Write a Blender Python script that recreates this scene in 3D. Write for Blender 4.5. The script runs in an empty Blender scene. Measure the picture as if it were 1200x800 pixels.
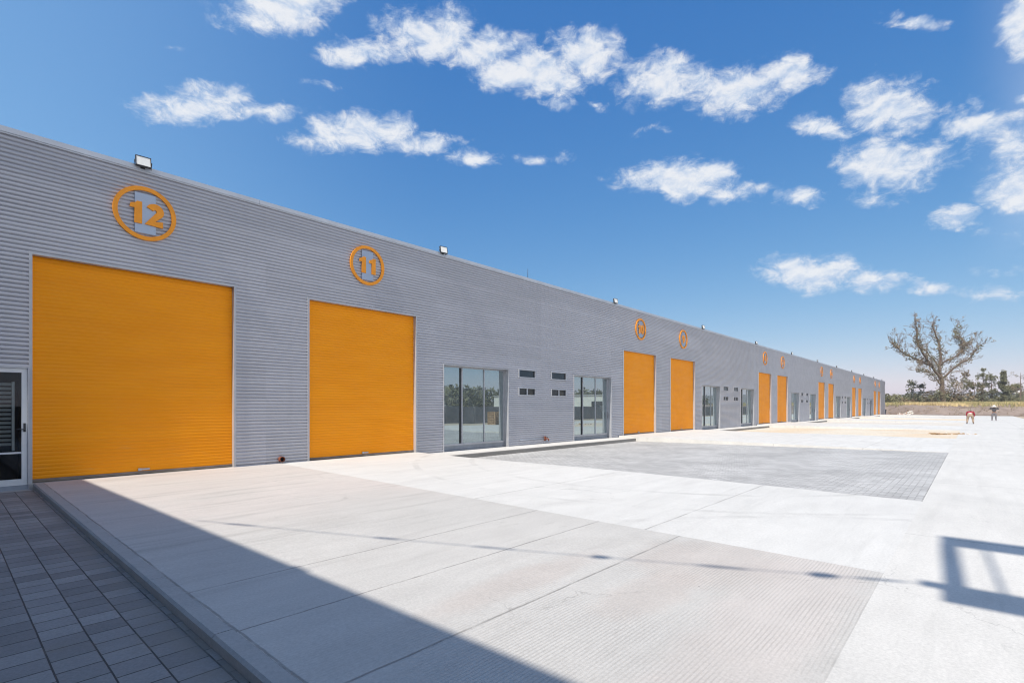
import bpy, bmesh, math, random
from mathutils import Vector, Matrix, noise
random.seed(7)
R = math.radians
S = bpy.context.scene
COL = S.collection
PI = math.pi

# ------------------------------------------------------------------ layout (metres)
# X runs along the facade, Y towards it, Z = 0 at the door thresholds; the camera stands at X = Y = 0.
D = 13.97            # distance of the facade plane
H = 6.94             # parapet height
MOD = 23.3           # one pair of bays
END = 134.3          # far end of the building
CAMZ = 1.52
ZL = -0.10           # level of the lane
YL = 0.65            # kerb line between driveways and lane
TH = R(41.83)
EL = R(50)
DEL = R(3.0)         # the sun stands this far in front of the facade plane

# ------------------------------------------------------------------ helpers
def tag(o, label=None, cat=None, group=None, kind=None):
    if label: o['label'] = label
    if cat: o['category'] = cat
    if group: o['group'] = group
    if kind: o['kind'] = kind
    return o

def empty(name, loc=(0, 0, 0), rz=0.0):
    o = bpy.data.objects.new(name, None)
    COL.objects.link(o)
    o.location = loc
    o.rotation_euler = (0, 0, rz)
    o.empty_display_size = 0.1
    return o

class MB:
    def __init__(self):
        self.v = []; self.f = []; self.sm = []; self.mi = []
    def quad(self, a, b, c, d, smooth=False, mi=0):
        n = len(self.v); self.v += [tuple(a), tuple(b), tuple(c), tuple(d)]
        self.f.append((n, n+1, n+2, n+3)); self.sm.append(smooth); self.mi.append(mi)
    def face(self, pts, smooth=False, mi=0):
        n = len(self.v); self.v += [tuple(p) for p in pts]
        self.f.append(tuple(range(n, n+len(pts)))); self.sm.append(smooth); self.mi.append(mi)
    def box(self, x0, x1, y0, y1, z0, z1, M=None, mi=0, bev=0.0):
        if bev > 0:
            bm = bmesh.new()
            bmesh.ops.create_cube(bm, size=1)
            for v in bm.verts:
                v.co = Vector(((x0+x1)/2 + v.co.x*(x1-x0), (y0+y1)/2 + v.co.y*(y1-y0), (z0+z1)/2 + v.co.z*(z1-z0)))
            bmesh.ops.bevel(bm, geom=list(bm.edges), offset=bev, segments=2, affect='EDGES', profile=0.6)
            self.add_bm(bm, M, mi=mi); bm.free(); return
        p = [Vector((x, y, z)) for z in (z0, z1) for y in (y0, y1) for x in (x0, x1)]
        if M: p = [M @ q for q in p]
        n = len(self.v); self.v += [tuple(q) for q in p]
        for f in ((0, 2, 3, 1), (4, 5, 7, 6), (0, 1, 5, 4), (2, 6, 7, 3), (0, 4, 6, 2), (1, 3, 7, 5)):
            self.f.append(tuple(n+i for i in f)); self.sm.append(False); self.mi.append(mi)
    def add_bm(self, bm, M=None, smooth=False, mi=0):
        n = len(self.v)
        bm.verts.index_update()
        for v in bm.verts: self.v.append(tuple(M @ v.co if M else v.co))
        for f in bm.faces:
            self.f.append(tuple(n+v.index for v in f.verts)); self.sm.append(smooth); self.mi.append(mi)
    def tube(self, pts, rads, n=6, cap=True, mi=0):
        pts = [Vector(p) for p in pts]
        base = len(self.v)
        up = Vector((0, 0, 1))
        for i, p in enumerate(pts):
            t = (pts[min(i+1, len(pts)-1)] - pts[max(i-1, 0)])
            if t.length < 1e-9: t = Vector((0, 0, 1))
            t.normalize()
            a = t.cross(up if abs(t.z) < 0.9 else Vector((1, 0, 0))).normalized()
            b = t.cross(a)
            for k in range(n):
                an = 2*PI*k/n
                self.v.append(tuple(p + (a*math.cos(an) + b*math.sin(an))*rads[i]))
        for i in range(len(pts)-1):
            for k in range(n):
                k2 = (k+1) % n
                self.f.append((base+i*n+k, base+i*n+k2, base+(i+1)*n+k2, base+(i+1)*n+k)); self.sm.append(True); self.mi.append(mi)
        if cap:
            self.f.append(tuple(base+k for k in range(n-1, -1, -1))); self.sm.append(False); self.mi.append(mi)
            self.f.append(tuple(base+(len(pts)-1)*n+k for k in range(n))); self.sm.append(False); self.mi.append(mi)
    def build(self, name, mats, parent=None, loc=None):
        me = bpy.data.meshes.new(name)
        me.from_pydata(self.v, [], self.f)
        me.polygons.foreach_set('use_smooth', self.sm)
        me.polygons.foreach_set('material_index', self.mi)
        me.update()
        for m in (mats if isinstance(mats, (list, tuple)) else [mats]): me.materials.append(m)
        o = bpy.data.objects.new(name, me)
        COL.objects.link(o)
        if parent: o.parent = parent
        if loc: o.location = loc
        return o

def copy_tree(o, parent=None):
    c = o.copy(); COL.objects.link(c); c.parent = parent
    for ch in list(o.children):
        copy_tree(ch, c)
    return c

# ------------------------------------------------------------------ node helpers / materials
class NT:
    def __init__(self, tree):
        self.t = tree
    def n(self, typ, **kw):
        nd = self.t.nodes.new(typ)
        for k, v in kw.items(): setattr(nd, k, v)
        return nd
    def link(self, a, b): self.t.links.new(a, b)
    def setin(self, sock, v):
        if v is None: return
        if isinstance(v, bpy.types.NodeSocket): self.link(v, sock)
        else: sock.default_value = v
    def math(self, op, a, b=None, c=None, clamp=False):
        nd = self.n('ShaderNodeMath', operation=op, use_clamp=clamp)
        self.setin(nd.inputs[0], a); self.setin(nd.inputs[1], b); self.setin(nd.inputs[2], c)
        return nd.outputs[0]
    def vmath(self, op, a, b=None):
        nd = self.n('ShaderNodeVectorMath', operation=op)
        self.setin(nd.inputs[0], a); self.setin(nd.inputs[1], b)
        return nd.outputs['Value'] if op in ('DOT_PRODUCT', 'LENGTH', 'DISTANCE') else nd.outputs[0]
    def sep(self, v):
        nd = self.n('ShaderNodeSeparateXYZ'); self.setin(nd.inputs[0], v)
        return nd.outputs
    def comb(self, x, y, z):
        nd = self.n('ShaderNodeCombineXYZ')
        for i, q in enumerate((x, y, z)): self.setin(nd.inputs[i], q)
        return nd.outputs[0]
    def noise(self, vec, scale, detail=4, rough=0.55, dist=0.0, out=0):
        nd = self.n('ShaderNodeTexNoise')
        self.setin(nd.inputs['Vector'], vec)
        nd.inputs['Scale'].default_value = scale; nd.inputs['Detail'].default_value = detail
        nd.inputs['Roughness'].default_value = rough; nd.inputs['Distortion'].default_value = dist
        return nd.outputs[out]
    def ramp(self, fac, a, b, lo=0.0, hi=1.0, smooth=True):
        nd = self.n('ShaderNodeMapRange', interpolation_type='SMOOTHSTEP' if smooth else 'LINEAR')
        self.setin(nd.inputs[0], fac)
        for i, q in enumerate((a, b, lo, hi)): nd.inputs[1+i].default_value = q
        return nd.outputs[0]
    def mix(self, fac, a, b, mode='MIX'):
        nd = self.n('ShaderNodeMix', data_type='RGBA', blend_type=mode)
        self.setin(nd.inputs[0], fac)
        for s, v in ((nd.inputs[6], a), (nd.inputs[7], b)):
            if isinstance(v, (tuple, list)): v = (*v[:3], 1)
            self.setin(s, v)
        return nd.outputs[2]
    def scale(self, vec, s):
        nd = self.n('ShaderNodeVectorMath', operation='MULTIPLY')
        self.setin(nd.inputs[0], vec); nd.inputs[1].default_value = s
        return nd.outputs[0]
    def bump(self, h, strength=0.3, dist=0.01, normal=None):
        nd = self.n('ShaderNodeBump')
        nd.inputs['Strength'].default_value = strength; nd.inputs['Distance'].default_value = dist
        self.setin(nd.inputs['Height'], h)
        if normal is not None: self.setin(nd.inputs['Normal'], normal)
        return nd.outputs[0]

def new_mat(name):
    m = bpy.data.materials.new(name); m.use_nodes = True
    t = NT(m.node_tree)
    return m, t, m.node_tree.nodes['Principled BSDF']

def coords(t):
    return t.n('ShaderNodeTexCoord').outputs['Object']

def plain(name, col, rough=0.5, metal=0.0, var=0.12, scale=6.0, bump=0.0):
    m, t, b = new_mat(name)
    c = coords(t)
    f = t.noise(c, scale, 5, 0.6)
    lo = tuple(x*(1-var) for x in col); hi = tuple(min(1, x*(1+var)) for x in col)
    t.link(t.mix(t.ramp(f, 0.3, 0.7), lo, hi), b.inputs['Base Color'])
    b.inputs['Roughness'].default_value = rough; b.inputs['Metallic'].default_value = metal
    t.link(t.ramp(t.noise(c, scale*2.3, 4), 0.2, 0.8, max(0, rough-0.08), min(1, rough+0.08)), b.inputs['Roughness'])
    if bump: t.link(t.bump(t.noise(c, scale*4, 5), bump, 0.02), b.inputs['Normal'])
    return m

def foliage(name, a, b_, sc=1.2):
    m, t, b = new_mat(name)
    g = t.n('ShaderNodeNewGeometry')
    rnd = g.outputs['Random Per Island']
    c = t.mix(rnd, a, b_)
    n = t.noise(coords(t), sc, 3)
    c2 = t.mix(t.ramp(n, 0.35, 0.65), c, tuple(x*1.35 for x in b_))
    t.link(c2, b.inputs['Base Color'])
    b.inputs['Roughness'].default_value = 0.65
    b.inputs['Specular IOR Level'].default_value = 0.25
    return m

M = {}
# ribbed steel cladding
def cladding_mat():
    m, t, b = new_mat('grey_ribbed_steel')
    c = coords(t); s = t.sep(c)
    # sheets 0.91 m wide, laid horizontally, 11.65 m long: each a hair different
    row = t.math('FLOOR', t.math('DIVIDE', t.math('ADD', s[2], 0.11), 0.912))
    colm = t.math('FLOOR', t.math('DIVIDE', t.math('ADD', s[0], t.math('MULTIPLY', row, 0.0)), 5.825))
    wn = t.n('ShaderNodeTexWhiteNoise', noise_dimensions='2D')
    t.link(t.comb(row, colm, 0), wn.inputs['Vector'])
    tone = t.ramp(wn.outputs['Value'], 0, 1, 0.945, 1.045, smooth=False)
    n1 = t.ramp(t.noise(t.scale(c, (0.35, 1, 1.2)), 1.0, 4), 0.3, 0.7, 0.97, 1.03)
    # dust washed down the sheets
    st = t.ramp(t.noise(t.scale(c, (3.5, 1, 0.18)), 1.0, 5, 0.6), 0.52, 0.8, 1.0, 0.95)
    k = t.math('MULTIPLY', t.math('MULTIPLY', tone, n1), st)
    col = t.mix(1.0, (0.45, 0.455, 0.495), t.comb(k, k, k), 'MULTIPLY')
    t.link(col, b.inputs['Base Color'])
    b.inputs['Metallic'].default_value = 0.25
    t.link(t.ramp(t.noise(c, 1.7, 4), 0.3, 0.7, 0.36, 0.52), b.inputs['Roughness'])
    # slight oil-canning along the ribs
    t.link(t.bump(t.noise(t.scale(c, (0.5, 1, 2.2)), 1.3, 2), 0.25, 0.02), b.inputs['Normal'])
    return m
M['clad'] = cladding_mat()

def orange_mat(name, slats=True):
    m, t, b = new_mat(name)
    c = coords(t)
    n = t.noise(t.scale(c, (0.5, 1, 2.6)), 1.1, 5, 0.6)
    col = t.mix(t.ramp(n, 0.3, 0.72), (0.90, 0.305, 0.001), (0.95, 0.335, 0.002))
    dust = t.ramp(t.noise(t.scale(c, (1.5, 1, 9)), 1.0, 5, 0.65), 0.56, 0.78)
    zz = t.sep(c)[2]
    dust = t.math('MULTIPLY', dust, t.ramp(zz, 0.1, 2.0, 0.22, 0.04))
    col = t.mix(dust, col, (0.62, 0.40, 0.14))
    t.link(col, b.inputs['Base Color'])
    t.link(t.ramp(t.noise(c, 2.0, 4), 0.3, 0.7, 0.5, 0.65), b.inputs['Roughness']); b.inputs['Specular IOR Level'].default_value = 0.25
    if slats:
        t.link(t.bump(t.noise(t.scale(c, (0.45, 1, 3.0)), 1.2, 3), 0.5, 0.03), b.inputs['Normal'])
    return m
M['orange'] = orange_mat('orange_paint')
M['sign_orange'] = plain('orange_sign_paint', (0.84, 0.30, 0.006), 0.5, 0, 0.07)
M['alu'] = plain('aluminium_trim', (0.45, 0.46, 0.49), 0.45, 0.3, 0.07, 3)
M['whitealu'] = plain('white_aluminium', (0.70, 0.72, 0.74), 0.4, 0.1, 0.05, 3)
M['cap'] = plain('parapet_flashing', (0.52, 0.55, 0.60), 0.45, 0.2, 0.08, 1)
M['sill'] = plain('blue_grey_sill', (0.30, 0.33, 0.38), 0.55, 0.1, 0.12, 3)
M['plate'] = plain('smooth_steel_plate', (0.36, 0.42, 0.52), 0.35, 0.45, 0.06, 1)
M['dark'] = plain('dark_metal', (0.045, 0.048, 0.052), 0.5, 0.3, 0.2, 5)
M['barbrown'] = plain('dusty_brown_steel', (0.24, 0.20, 0.165), 0.7, 0.1, 0.2, 3)
M['black'] = plain('shade_black', (0.012, 0.012, 0.013), 0.8, 0, 0.2, 2)  # near-black colour standing in for the darkness of unlit insides
M['brown'] = plain('brown_interior', (0.085, 0.06, 0.048), 0.8, 0, 0.25, 2)
M['lens'] = plain('frosted_lens', (0.80, 0.80, 0.76), 0.25, 0, 0.04, 9)
M['rust'] = plain('red_oxide', (0.20, 0.06, 0.03), 0.7, 0, 0.3, 8)
M['roof'] = plain('roof_sheet', (0.45, 0.46, 0.47), 0.5, 0.2, 0.1, 1)
M['rubber'] = plain('black_rubber', (0.02, 0.02, 0.02), 0.7, 0, 0.3, 8)

def glass_mirror():
    m, t, b = new_mat('reflective_glass')
    nt = m.node_tree
    c = coords(t)
    b.inputs['Base Color'].default_value = (0.02, 0.035, 0.038, 1)
    b.inputs['Roughness'].default_value = 0.1
    gl = t.n('ShaderNodeBsdfGlossy'); gl.inputs['Roughness'].default_value = 0.012
    gl.inputs['Color'].default_value = (0.78, 0.92, 0.94, 1)
    t.link(t.bump(t.noise(c, 0.55, 1), 0.10, 0.01), gl.inputs['Normal'])
    lw = t.n('ShaderNodeLayerWeight'); lw.inputs['Blend'].default_value = 0.35
    f = t.ramp(lw.outputs['Fresnel'], 0.0, 0.6, 0.50, 0.82)
    # dust film, thickened to lay a pale painted haze over the reflections
    dust = t.n('ShaderNodeBsdfDiffuse'); dust.inputs['Color'].default_value = (0.46, 0.49, 0.50, 1)
    ms = t.n('ShaderNodeMixShader'); t.link(f, ms.inputs[0]); t.link(b.outputs[0], ms.inputs[1]); t.link(gl.outputs[0], ms.inputs[2])
    m2 = t.n('ShaderNodeMixShader')
    t.link(t.ramp(t.noise(t.scale(c, (1, 1, 0.5)), 2.5, 5), 0.35, 0.8, 0.10, 0.20), m2.inputs[0])
    t.link(ms.outputs[0], m2.inputs[1]); t.link(dust.outputs[0], m2.inputs[2])
    t.link(m2.outputs[0], nt.nodes['Material Output'].inputs[0])
    return m
M['glass'] = glass_mirror()

def glass_clear():
    m, t, b = new_mat('clear_glass')
    nt = m.node_tree
    tr = t.n('ShaderNodeBsdfTransparent'); tr.inputs['Color'].default_value = (0.72, 0.76, 0.75, 1)
    gl = t.n('ShaderNodeBsdfGlossy'); gl.inputs['Roughness'].default_value = 0.01
    lw = t.n('ShaderNodeLayerWeight'); lw.inputs['Blend'].default_value = 0.3
    ms = t.n('ShaderNodeMixShader')
    t.link(t.ramp(lw.outputs['Fresnel'], 0, 1, 0.05, 0.9), ms.inputs[0])
    t.link(tr.outputs[0], ms.inputs[1]); t.link(gl.outputs[0], ms.inputs[2])
    t.link(ms.outputs[0], nt.nodes['Material Output'].inputs[0])
    return m
M['clear'] = glass_clear()

def concrete(name, base, stain, tine=None, streak=0.0, jx=(), jy=(), warm=None, rough=0.8, stain_lo=0.5, stain_hi=0.78, amt=0.6, tint=None, tyres=()):
    """cast concrete: tone drift, stains, pores, saw-cut joints (world metres), tined grooves parallel to the facade"""
    m, t, b = new_mat(name)
    c = coords(t); s = t.sep(c)
    big = t.ramp(t.noise(c, 0.22, 5, 0.6), 0.3, 0.7, 0.95, 1.04)
    mid = t.ramp(t.noise(t.scale(c, (0.6, 2.0, 1)), 1.3, 6, 0.65), 0.3, 0.7, 0.955, 1.04)
    fine = t.ramp(t.noise(c, 42, 5, 0.8), 0.25, 0.75, 0.87, 1.10)
    k = t.math('MULTIPLY', t.math('MULTIPLY', big, mid), fine)
    col = t.mix(t.math('MULTIPLY', t.ramp(t.noise(c, 0.45, 6, 0.68, 0.4), stain_lo, stain_hi), amt), base, stain)
    if warm is not None:      # (colour, y_lo, y_hi): soil walked in near the doors
        wm = t.math('MULTIPLY', t.ramp(s[1], warm[1], warm[2]), t.ramp(t.noise(c, 0.5, 4), 0.3, 0.62, 0.45, 1.0))
        col = t.mix(wm, col, warm[0])
    if tint is not None:      # broad brownish patches left by curing water
        for (cx, cy, rx, ry, cc, a) in tint:
            d = t.math('ADD', t.math('POWER', t.math('DIVIDE', t.math('SUBTRACT', s[0], cx), rx), 2.0),
                       t.math('POWER', t.math('DIVIDE', t.math('SUBTRACT', s[1], cy), ry), 2.0))
            d = t.math('ADD', d, t.math('MULTIPLY', t.math('SUBTRACT', t.noise(c, 1.1, 5, 0.65), 0.5), 1.6))
            col = t.mix(t.ramp(d, 1.1, 0.2, 0.0, a), col, cc)
    if streak:
        sn = t.noise(t.scale(c, (0.22, 3.2, 1)), 1.0, 6, 0.7)
        a = t.ramp(sn, 0.50, 0.68, 0, streak)
        if warm is not None: a = t.math('MULTIPLY', a, t.ramp(s[1], warm[1]-3.0, warm[2], 0.25, 1.0))
        col = t.mix(a, col, tuple(x*0.62 for x in stain))
    # hairline cracks and a few worn, scuffed patches
    cv = t.n('ShaderNodeTexVoronoi', feature='DISTANCE_TO_EDGE'); cv.inputs['Scale'].default_value = 0.33
    cw = t.vmath('ADD', c, t.scale(t.vmath('SUBTRACT', t.noise(c, 1.4, 5, 0.65, out=1), (0.5, 0.5, 0.5)), (0.9, 0.9, 0)))
    t.link(cw, cv.inputs['Vector'])
    ck = t.math('MULTIPLY', t.ramp(cv.outputs['Distance'], 0.0035, 0.0008), t.ramp(t.noise(c, 0.28, 3), 0.50, 0.62))
    col = t.mix(t.math('MULTIPLY', ck, 0.32), col, tuple(x*0.45 for x in stain))
    sc_ = t.math('MULTIPLY', t.ramp(t.noise(t.scale(c, (2.2, 5, 1)), 1.0, 7, 0.75), 0.58, 0.70), t.ramp(t.noise(c, 0.35, 4), 0.48, 0.62))
    col = t.mix(t.math('MULTIPLY', sc_, 0.4), col, tuple(x*0.72 for x in stain))
    for (cx, cy, rr, tw_, a_) in tyres:      # faint rubber marks on the arcs a truck turns through
        d_ = t.math('SQRT', t.math('ADD', t.math('POWER', t.math('SUBTRACT', s[0], cx), 2.0), t.math('POWER', t.math('SUBTRACT', s[1], cy), 2.0)))
        d_ = t.math('ABSOLUTE', t.math('SUBTRACT', d_, rr))
        tm = t.math('MULTIPLY', t.ramp(d_, tw_, tw_*0.55), t.ramp(t.noise(c, 0.9, 6, 0.7), 0.40, 0.70, 0.0, a_))
        col = t.mix(tm, col, tuple(x*0.5 for x in stain))
    # dark pits
    vo = t.n('ShaderNodeTexVoronoi'); vo.inputs['Scale'].default_value = 1.7; t.link(c, vo.inputs['Vector'])
    vr = t.sep(vo.outputs['Color'])
    pit = t.math('MULTIPLY', t.ramp(vo.outputs['Distance'], 0.022, 0.012), t.math('GREATER_THAN', vr[0], 0.72))
    col = t.mix(t.math('MULTIPLY', pit, 0.75), col, tuple(x*0.25 for x in stain))
    h = t.math('ADD', t.math('MULTIPLY', t.noise(c, 38, 4, 0.7), 0.25), t.math('MULTIPLY', t.noise(c, 4, 4), 0.5))
    if tine is not None:
        y0, y1, pitch, depth = tine
        wob = t.math('MULTIPLY', t.math('SUBTRACT', t.noise(t.scale(c, (0.5, 1, 1)), 1.2, 2), 0.5), 0.05)
        ph = t.math('MULTIPLY', t.math('ADD', s[1], wob), 2*PI/pitch)
        g = t.math('MULTIPLY_ADD', t.math('SINE', ph), 0.5, 0.5)
        mask = t.math('MULTIPLY', t.ramp(s[1], y0, y1), t.ramp(t.noise(c, 0.7, 5, 0.65), 0.38, 0.62, 0.10, 1.0))
        groove = t.math('MULTIPLY', t.ramp(g, 0.62, 0.95), mask)
        col = t.mix(t.math('MULTIPLY', groove, depth), col, tuple(x*0.62 for x in stain))
        h = t.math('SUBTRACT', h, t.math('MULTIPLY', groove, 1.0))
    jn = t.math('MULTIPLY', t.math('SUBTRACT', t.noise(c, 3.0, 5, 0.7), 0.5), 0.035)
    jm = None
    for axis, vals in ((0, jx), (1, jy)):
        for q in vals:
            d = t.math('ABSOLUTE', t.math('SUBTRACT', t.math('ADD', s[axis], jn), q))
            j = t.ramp(d, 0.016, 0.004)
            jm = j if jm is None else t.math('MAXIMUM', jm, j)
    if jm is not None:
        br = t.ramp(t.noise(c, 1.6, 5, 0.7), 0.3, 0.6, 0.25, 0.95)
        jm = t.math('MULTIPLY', jm, br)
        col = t.mix(t.math('MULTIPLY', jm, 0.7), col, tuple(x*0.38 for x in stain))
        h = t.math('SUBTRACT', h, t.math('MULTIPLY', jm, 1.5))
    col = t.mix(1.0, col, t.comb(k, k, k), 'MULTIPLY')
    t.link(col, b.inputs['Base Color'])
    b.inputs['Roughness'].default_value = rough
    b.inputs['Specular IOR Level'].default_value = 0.3
    t.link(t.bump(h, 0.35, 0.006), b.inputs['Normal'])
    return m

WHITE = (0.60, 0.585, 0.55)
M['lane'] = concrete('lane_concrete', WHITE, (0.50, 0.49, 0.465), tyres=((0, -900, 898.9, 0.14, 0.20), (0, -900, 897.3, 0.14, 0.20), (4, -14, 12.6, 0.1, 0.18)), jx=(8.3, 14.3, 20.3, 26.3, 32.3, 38.3), jy=(-2.7,), amt=0.5, streak=0.12)
M['padwhite'] = concrete('new_concrete', (0.61, 0.60, 0.57), (0.52, 0.505, 0.475), jy=(6.4, 3.2), amt=0.5, streak=0.16, tyres=((14.6, 6.6, 6.0, 0.10, 0.30), (14.6, 6.6, 7.55, 0.10, 0.26), (2.0, -3.5, 8.4, 0.11, 0.22)))
M['padgrey'] = concrete('aged_concrete', (0.515, 0.50, 0.47), (0.41, 0.39, 0.36), tine=(3.8, 2.4, 0.031, 0.30), streak=0.35,
                        jy=(5.0, 3.9, 2.72), jx=(1.432,), warm=((0.545, 0.505, 0.47), 6.2, 8.6), amt=0.6,
                        tint=((5.4, 2.0, 1.2, 0.9, (0.49, 0.435, 0.395), 0.5), (4.2, 2.1, 0.9, 0.35, (0.48, 0.425, 0.385), 0.45),
                              (4.7, 1.15, 3.0, 0.55, (0.55, 0.505, 0.47), 0.7), (3.6, 3.1, 1.3, 0.3, (0.47, 0.41, 0.37), 0.45)))
M['kerb'] = concrete('kerb_concrete', (0.40, 0.395, 0.38), (0.30, 0.295, 0.28), amt=0.7)
M['kerbdark'] = concrete('dark_kerb_concrete', (0.27, 0.255, 0.235), (0.18, 0.17, 0.155), amt=0.8)  # a darker tone for the kerb along the sidewalk
M['walk'] = concrete('sidewalk_concrete', (0.63, 0.61, 0.575), (0.50, 0.49, 0.47), amt=0.4, streak=0.1)

def paver_mat(name, ca, cb, mortar, bw, bh, rot, ms=0.010, bumpd=0.006, dark=None, grit=None):
    m, t, b = new_mat(name)
    c = coords(t)
    mp = t.n('ShaderNodeMapping'); mp.inputs['Rotation'].default_value = (0, 0, rot); t.link(c, mp.inputs['Vector'])
    wv = t.n('ShaderNodeVectorMath', operation='ADD')
    nn = t.vmath('SUBTRACT', t.noise(c, 1.3, 3, out=1), (0.5, 0.5, 0.5))
    t.link(mp.outputs[0], wv.inputs[0]); t.link(t.scale(nn, (0.010, 0.010, 0)), wv.inputs[1])
    br = t.n('ShaderNodeTexBrick'); br.offset = 0.5; br.squash = 1.0
    t.link(wv.outputs[0], br.inputs['Vector'])
    br.inputs['Color1'].default_value = (*ca, 1); br.inputs['Color2'].default_value = (*cb, 1); br.inputs['Mortar'].default_value = (*mortar, 1)
    br.inputs['Scale'].default_value = 1.0; br.inputs['Mortar Size'].default_value = ms; br.inputs['Mortar Smooth'].default_value = 0.35
    br.inputs['Brick Width'].default_value = bw; br.inputs['Row Height'].default_value = bh
    k = t.math('MULTIPLY', t.ramp(t.noise(c, 0.5, 5, 0.65), 0.3, 0.7, 0.86, 1.1), t.ramp(t.noise(c, 45, 4, 0.7), 0.2, 0.8, 0.85, 1.12))
    col = t.mix(1.0, br.outputs['Color'], t.comb(k, k, k), 'MULTIPLY')
    col = t.mix(t.ramp(t.noise(c, 0.9, 6, 0.7), 0.55, 0.8, 0, 0.35), col, tuple(x*1.35 for x in ca))
    if dark:
        col = t.mix(t.ramp(t.noise(c, 6, 3, 0.6), 0.6, 0.72, 0, 0.6), col, dark)
    if grit is not None:
        gx_ = t.sep(c)[0]
        gm = t.math('MULTIPLY', t.ramp(gx_, grit-0.35, grit), t.ramp(t.noise(c, 3.5, 6, 0.7), 0.35, 0.6, 0.1, 0.75))
        gm = t.math('MAXIMUM', gm, t.ramp(t.noise(c, 1.2, 7, 0.75), 0.55, 0.72, 0.0, 0.4))
        col = t.mix(gm, col, (0.24, 0.215, 0.18))
    t.link(col, b.inputs['Base Color'])
    b.inputs['Roughness'].default_value = 0.8
    h = t.math('ADD', t.math('MULTIPLY', br.outputs['Fac'], -1.0), t.math('MULTIPLY', t.noise(c, 50, 4), 0.25))
    t.link(t.bump(h, 0.8, bumpd), b.inputs['Normal'])
    return m
M['paver'] = paver_mat('grey_pavers', (0.40, 0.395, 0.385), (0.53, 0.525, 0.51), (0.25, 0.24, 0.225), 0.22, 0.11, R(90), 0.008, 0.004)
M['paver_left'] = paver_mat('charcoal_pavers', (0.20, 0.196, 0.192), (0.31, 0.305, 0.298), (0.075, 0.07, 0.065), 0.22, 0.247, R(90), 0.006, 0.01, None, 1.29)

def soil(name, a, b_, c_, sc=0.25):
    m, t, b = new_mat(name)
    c = coords(t)
    col = t.mix(t.ramp(t.noise(c, sc, 6, 0.65, 0.5), 0.38, 0.62), a, b_)
    col = t.mix(t.ramp(t.noise(t.scale(c, (1, 0.3, 1)), sc*3.1, 6, 0.7), 0.5, 0.75, 0, 0.75), col, c_)
    k = t.ramp(t.noise(c, 9, 5, 0.75), 0.25, 0.75, 0.8, 1.15)
    col = t.mix(1.0, col, t.comb(k, k, k), 'MULTIPLY')
    t.link(col, b.inputs['Base Color']); b.inputs['Roughness'].default_value = 0.95
    b.inputs['Specular IOR Level'].default_value = 0.1
    t.link(t.bump(t.noise(c, 7, 6, 0.7), 0.6, 0.06), b.inputs['Normal'])
    return m
M['sand'] = soil('orange_sand', (0.65, 0.535, 0.40), (0.66, 0.60, 0.50), (0.62, 0.575, 0.50))
M['gravel'] = soil('pale_gravel', (0.60, 0.55, 0.48), (0.64, 0.61, 0.56), (0.54, 0.44, 0.34))
M['earth'] = soil('dry_earth', (0.42, 0.34, 0.25), (0.50, 0.43, 0.33), (0.36, 0.29, 0.21), 0.08)
M['bank'] = soil('bank_soil', (0.22, 0.172, 0.145), (0.29, 0.232, 0.197), (0.38, 0.31, 0.25), 0.35)
M['hill'] = soil('hill_scrub', (0.14, 0.12, 0.09), (0.18, 0.15, 0.12), (0.10, 0.10, 0.07), 0.01)
M['drygrass'] = foliage('dry_grass', (0.42, 0.32, 0.16), (0.52, 0.41, 0.22), 0.3)
M['greengrass'] = foliage('weeds', (0.19, 0.185, 0.08), (0.30, 0.265, 0.13), 0.3)
M['bark'] = plain('bark', (0.17, 0.125, 0.095), 0.9, 0, 0.35, 1.5, 0.6)
M['twig'] = plain('dry_twigs', (0.25, 0.195, 0.155), 0.9, 0, 0.3, 1.0)
M['leafdry'] = foliage('sparse_dry_leaves', (0.135, 0.10, 0.06), (0.225, 0.175, 0.11), 0.4)
M['leafgreen'] = foliage('dull_green_leaves', (0.10, 0.10, 0.055), (0.165, 0.16, 0.09), 0.4)
M['leafbush'] = foliage('olive_leaves', (0.135, 0.13, 0.065), (0.21, 0.195, 0.10), 0.4)
M['leafdark'] = foliage('dark_leaves', (0.085, 0.09, 0.06), (0.14, 0.14, 0.085), 0.4)
M['wallgrey'] = plain('grey_block_wall', (0.24, 0.232, 0.225), 0.9, 0, 0.18, 1.0)
M['whitewall'] = plain('white_render', (0.66, 0.66, 0.62), 0.7, 0, 0.06, 0.6)
M['wood'] = plain('pallet_wood', (0.38, 0.25, 0.14), 0.8, 0, 0.25, 4)
M['steel'] = plain('painted_steel', (0.16, 0.16, 0.165), 0.5, 0.4, 0.15, 2)
M['brick'] = plain('rubble_brick', (0.50, 0.34, 0.27), 0.9, 0, 0.3, 2)
M['rubblew'] = plain('rubble_concrete', (0.60, 0.56, 0.50), 0.9, 0, 0.15, 2)
M['mound'] = soil('ochre_soil', (0.36, 0.23, 0.10), (0.42, 0.29, 0.14), (0.33, 0.2, 0.09), 0.6)
M['skin'] = plain('skin', (0.28, 0.15, 0.09), 0.55, 0, 0.08)
M['hair'] = plain('black_hair', (0.015, 0.012, 0.01), 0.6)
M['redcloth'] = plain('red_cloth', (0.36, 0.025, 0.045), 0.85, 0, 0.15, 12)
M['whitecloth'] = plain('white_cloth', (0.74, 0.73, 0.70), 0.85, 0, 0.08, 12)
M['beigecloth'] = plain('beige_cloth', (0.36, 0.27, 0.20), 0.85, 0, 0.15, 12)
M['greycloth'] = plain('grey_cloth', (0.17, 0.16, 0.17), 0.85, 0, 0.15, 12)
M['darkcloth'] = plain('charcoal_cloth', (0.055, 0.055, 0.062), 0.85, 0, 0.15, 12)
M['straw'] = plain('pale_straw', (0.72, 0.69, 0.62), 0.8, 0, 0.08, 20)

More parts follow.
